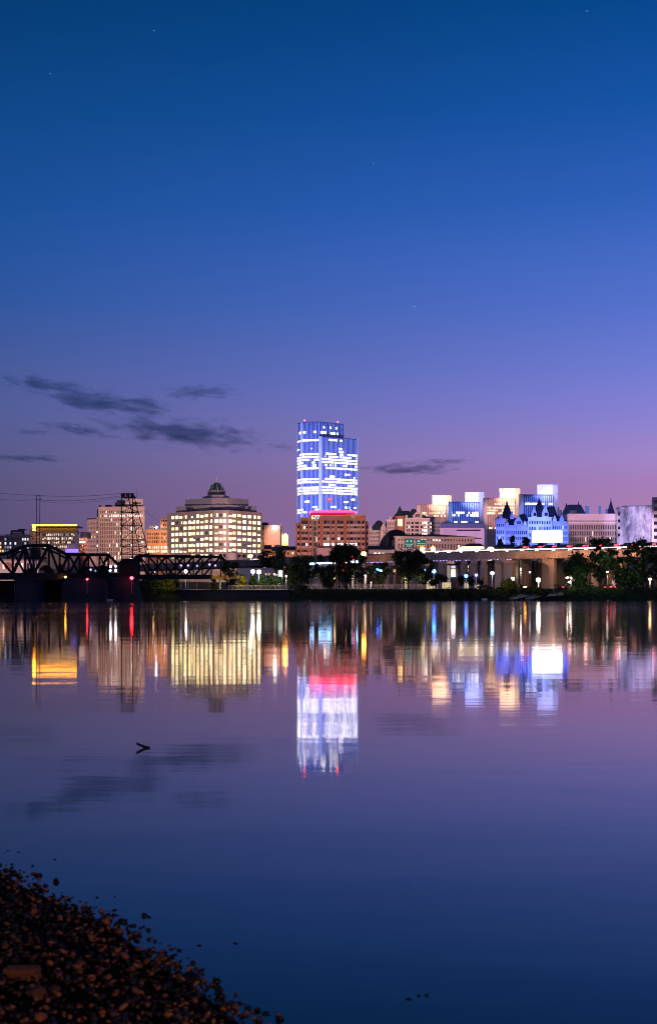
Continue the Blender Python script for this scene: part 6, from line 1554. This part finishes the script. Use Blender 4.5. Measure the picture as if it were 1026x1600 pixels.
# ------------------------------------------------------------------ near shore
def shore():
    r = random.Random(4)
    line = [(-3.2, 12.5), (-2.3, 8.8), (-1.61, 6.9), (-1.22, 6.25), (-.75, 5.55), (-.50, 5.0), (-.353, 4.72), (-.14, 4.25), (.12, 3.7), (.5, 3.0), (1.2, 1.9)]
    def edge_x(y):
        for (a, b), (c, d) in zip(line, line[1:]):
            if d <= y <= b: return c+(a-c)*(y-d)/(b-d)
        return line[0][0] if y > line[0][1] else line[-1][0]
    ht = lambda x, y: (edge_x(y)-x)*.085-.004
    q = MB(); vs = []; ys = [1.9+i*.106 for i in range(101)]; xs = [0, .2, .5, 1, 1.6, 2.4, 3.4, 5, 8]
    for y in ys:
        for d in [-.6]+xs: x = edge_x(y)-d; vs.append((x, y, max(-.12, ht(x, y)-.006)+(r.uniform(-.004, .004) if d > .3 else 0)))
    nx = len(xs)+1; q.quadmesh(vs, [(i*nx+j, (i+1)*nx+j, (i+1)*nx+j+1, i*nx+j+1) for i in range(len(ys)-1) for j in range(nx-1)])
    tag(q.build('shore', M['wet_sand'], None), kind='structure')
    def pebble(mb, c, s, fl, rr):
        n, rings = (7, 4) if s > .011 else (5, 3); vs = []; ph = [rr.uniform(.72, 1.25) for _ in range(n)]; rz = rr.random()*PI; ax = rr.uniform(.6, 1)
        tl = rr.uniform(-.5, .5); tl2 = rr.uniform(-.4, .4)
        for k in range(rings+1):
            t = PI*k/rings
            for i in range(n):
                a = 2*PI*i/n; j = rr.uniform(.88, 1.12)
                x = s*math.sin(t)*math.cos(a)*ph[i]*j; y = s*ax*math.sin(t)*math.sin(a)*ph[i]*j; z = -s*fl*math.cos(t)*j
                z += x*tl+y*tl2
                vs.append((c[0]+x*math.cos(rz)-y*math.sin(rz), c[1]+x*math.sin(rz)+y*math.cos(rz), c[2]+z))
        mb.quadmesh(vs, [(k*n+i, k*n+(i+1) % n, (k+1)*n+(i+1) % n, (k+1)*n+i) for k in range(rings) for i in range(n)])
    q = MB()
    for i in range(15000):
        y = 3.4+(r.random()**1.5)*6.5; e = edge_x(y); d = r.random()**1.1*min(2.6, 3.2)
        wob = .05*math.sin(y*9)+.035*math.sin(y*23+1)
        x = e-d+wob+.05*r.gauss(0, 1)+(.13*r.random() if r.random() < .04 else 0)
        if abs(x)/y > .36: continue
        s = min(.034, abs(r.gauss(.0052, .0042))+.004)
        if x > e+.02 and r.random() < .75: continue
        pebble(q, (x, y, max(ht(x, y), -.012)+s*.25), s, r.uniform(.4, .75), r)
    tag(q.build('gravel', M['pebble'], None, True), 'dark wet gravel of the near shore with orange glints', 'gravel', kind='stuff')
    def at(px, py, z=0): Y = (CAMH-z)*K/(py-HOR); return X(px, Y), Y
    for lb, px, py, w, fl, nm in (('flat brick-like orange stone low at the left corner of the shore', 35, 1553, .060, .42, 'stone'), ('oblong orange stone just below the brick-like one', 60, 1582, .036, .4, 'stone'), ('long black boulder at the water edge, largest on the shoreline', 303, 1531, .036, .45, 'stone'), ('black stone at the right end of the shoreline boulder', 338, 1534, .018, .6, 'stone'),
        ('dark stone standing in the water farther right along the shoreline', 345, 1558, .024, .5, 'stone'), ('round black stone alone in the water near the bottom edge', 402, 1579, .013, .6, 'stone'), ('dark stone cut by the bottom edge, rightmost of the shore', 438, 1593, .016, .6, 'stone'),
        ('dark stone poking from the water beside the shoreline bend', 190, 1440, .018, .35, 'stone'), ('larger of two touching stones alone in the water', 226, 1432, .014, .55, 'stone'), ('smaller of two touching stones alone in the water', 234, 1433.5, .008, .6, 'stone'), ('small flat stone in the water below the touching pair', 224, 1448, .011, .3, 'stone'),
        ('thin flat stone barely breaking the surface above the shoreline', 152, 1403, .012, .25, 'stone'), ('tiny stone in the water right of the thin flat one', 180, 1401, .006, .5, 'stone'), ('tiny far stone in the water near the top of the shore', 86, 1343, .007, .5, 'stone'), ('small far stone in the water left of the topmost one', 52, 1353, .011, .35, 'stone'),
        ('black flat stone at the shore tip, topmost on the left', 88, 1379, .022, .5, 'stone'),
        ('dim low stone in the open water near the bottom edge, left of a close pair', 638, 1561, .014, .2, 'stone'), ('low dark stone of the close pair in the bottom water, nearer the middle', 654, 1557, .009, .3, 'stone'), ('low dark stone of the close pair in the bottom water, farther right', 665, 1556, .011, .35, 'stone'),
        ('small low stone off the shore, left of its near neighbour in open water', 311, 1477, .011, .25, 'stone'), ('small low stone off the shore, right of its near neighbour in open water', 368, 1474, .011, .25, 'stone')):
        x, y = at(px, py); z = max(0, ht(x, y))
        b = MB()
        if fl == .42: b.frustum([(-w, -w*.55), (w, -w*.5), (w*1.02, w*.5), (-w*.95, w*.52)], -w*.5, [(-w*.93, -w*.47), (w*.92, -w*.43), (w*.9, w*.42), (-w*.86, w*.45)], w*.42)
        else: pebble(b, (0, 0, 0), w, fl, random.Random(px))
        ob = b.build('stone', M['stone_orange' if fl in (.42, .4) else 'pebble'], None, fl != .42); ob.location = (x, y, z+w*fl*.25); tag(ob, lb, 'stone', 'larger stones of the near shore')
    # floating forked twig
    x, y = at(232, 1168.5); tw = MB(); s = y/K
    for pts in (((233.5, 1168.6), (226, 1167), (213.5, 1161.5)), ((233.5, 1168.6), (226, 1170.2), (213.5, 1176.5))):
        pp = [Vector(at(*p_)+(.006,))-Vector((x, y, 0)) for p_ in pts]
        for i, (a, c) in enumerate(zip(pp, pp[1:])): tw.tube(a, c, .0075-.0015*i, .006-.001*i, 6)
    o = tw.build('floating_twig', M['trunk'], None); o.location = (x, y, 0); tag(o, 'black forked twig floating on the calm river', 'twig')
M['stone_orange'] = mat('orange_stone', (.06, .028, .013), .9, .6, 60)
M['wet_sand'] = mat('wet_sand', (.003, .002, .0016), 1, .3, 8, spec=.02)
M['pebble'] = leaf_mat('pebbles', (.034, .019, .011), .8)
e_ = [n for n in M['pebble'].node_tree.nodes if n.type == 'VALTORGB'][0].color_ramp.elements
e_[0].position = .6; e_[0].color = (.004, .003, .0025, 1); e_[1].color = (.15, .065, .025, 1)  # a few pebbles coloured orange in place of lamp glints
M['pebble'].node_tree.nodes['Principled BSDF'].inputs['Roughness'].default_value = .5
shore()
# sodium street light on the near bank, up and to the left behind the camera
l = bpy.data.lights.new('near_bank_lamp', 'SPOT'); l.energy = 3600; l.color = (1, .42, .10); l.spot_size = math.radians(34); l.shadow_soft_size = .15
o = bpy.data.objects.new('near_bank_lamp', l); col.objects.link(o); o.location = (5.5, -6.5, 4.2); o.rotation_euler = (Vector((-1.5, 5.0, 0))-Vector(o.location)).to_track_quat('-Z', 'Y').to_euler()

# ------------------------------------------------------------------ clouds: thin banks of dark vapour low in the sky
def clouds():
    def cmat(seed):
        m = bpy.data.materials.new('cloud_vapour'); m.use_nodes = True; n, l = m.node_tree.nodes, m.node_tree.links; n.clear()
        out = n.new('ShaderNodeOutputMaterial'); v = n.new('ShaderNodeVolumePrincipled'); l.new(v.outputs[0], out.inputs['Volume'])
        v.inputs['Color'].default_value = (.26, .70, .86, 1); v.inputs['Anisotropy'].default_value = .2
        tc = n.new('ShaderNodeTexCoord'); ln = n.new('ShaderNodeVectorMath'); ln.operation = 'LENGTH'; l.new(tc.outputs['Object'], ln.inputs[0])
        mp = n.new('ShaderNodeMapping'); mp.inputs['Location'].default_value = (seed*3.1, seed*1.7, seed); mp.inputs['Scale'].default_value = (2.8, 1.6, 1.7); l.new(tc.outputs['Object'], mp.inputs[0])
        t = n.new('ShaderNodeTexNoise'); t.inputs['Scale'].default_value = 1.3; t.inputs['Detail'].default_value = 8; t.inputs['Roughness'].default_value = .62; l.new(mp.outputs[0], t.inputs[0])
        mr = n.new('ShaderNodeMapRange'); mr.inputs['From Min'].default_value = 1.0; mr.inputs['From Max'].default_value = .15; mr.inputs['To Min'].default_value = -.36; mr.inputs['To Max'].default_value = .28; l.new(ln.outputs['Value'], mr.inputs['Value'])
        am = n.new('ShaderNodeMath'); am.operation = 'MULTIPLY_ADD'; am.inputs[1].default_value = 2.3; am.inputs[2].default_value = -.62; l.new(t.outputs[0], am.inputs[0])
        ad = n.new('ShaderNodeMath'); ad.operation = 'ADD'; l.new(am.outputs[0], ad.inputs[0]); l.new(mr.outputs[0], ad.inputs[1])
        m2 = n.new('ShaderNodeMapRange'); m2.inputs['From Min'].default_value = .46; m2.inputs['From Max'].default_value = .78; m2.inputs['To Min'].default_value = 0; m2.inputs['To Max'].default_value = .0095; l.new(ad.outputs[0], m2.inputs['Value'])
        l.new(m2.outputs[0], v.inputs['Density'])
        return m
    Y = 6500
    for k, (px, py, hw, hh, tilt, lb) in enumerate(((70, 602, 88, 13, .16, 'thin dark cloud streak tapering to the left, topmost of the group'), (172, 630, 120, 19, .12, 'long dark cloud under the topmost streak'), (288, 677, 138, 23, .10, 'largest dark cloud pointing right, lowest of the big ones'), (122, 671, 70, 10, .15, 'small ragged cloud left of the largest one'),
        (312, 613, 70, 11, -.03, 'small separate cloud high on the right of the group'), (640, 733, 92, 11, -.02, 'lone flat cloud right of the skyscraper'), (690, 721, 56, 5, .0, 'faint wisp above the lone flat cloud'), (40, 716, 80, 6, .04, 'faint low streak at the left edge'), (440, 698, 32, 5, .1, 'faint wisp left of the skyscraper'), (50, 675, 40, 5, .05, 'faint wisp above the low left streak'))):
        q = MB(); q.lathe((0, 0, 0), [(max(.02, math.sin(PI*i/10)), -math.cos(PI*i/10)) for i in range(11)], 20)
        o = q.build('cloud', cmat(k+1), None); o.location = W(px, py, Y); o.scale = (hw*1.2/K*Y, hw*.45/K*Y, hh*1.35/K*Y); o.rotation_euler = (0, tilt, 0)
        tag(o, lb, 'cloud', 'dusk clouds')
clouds()
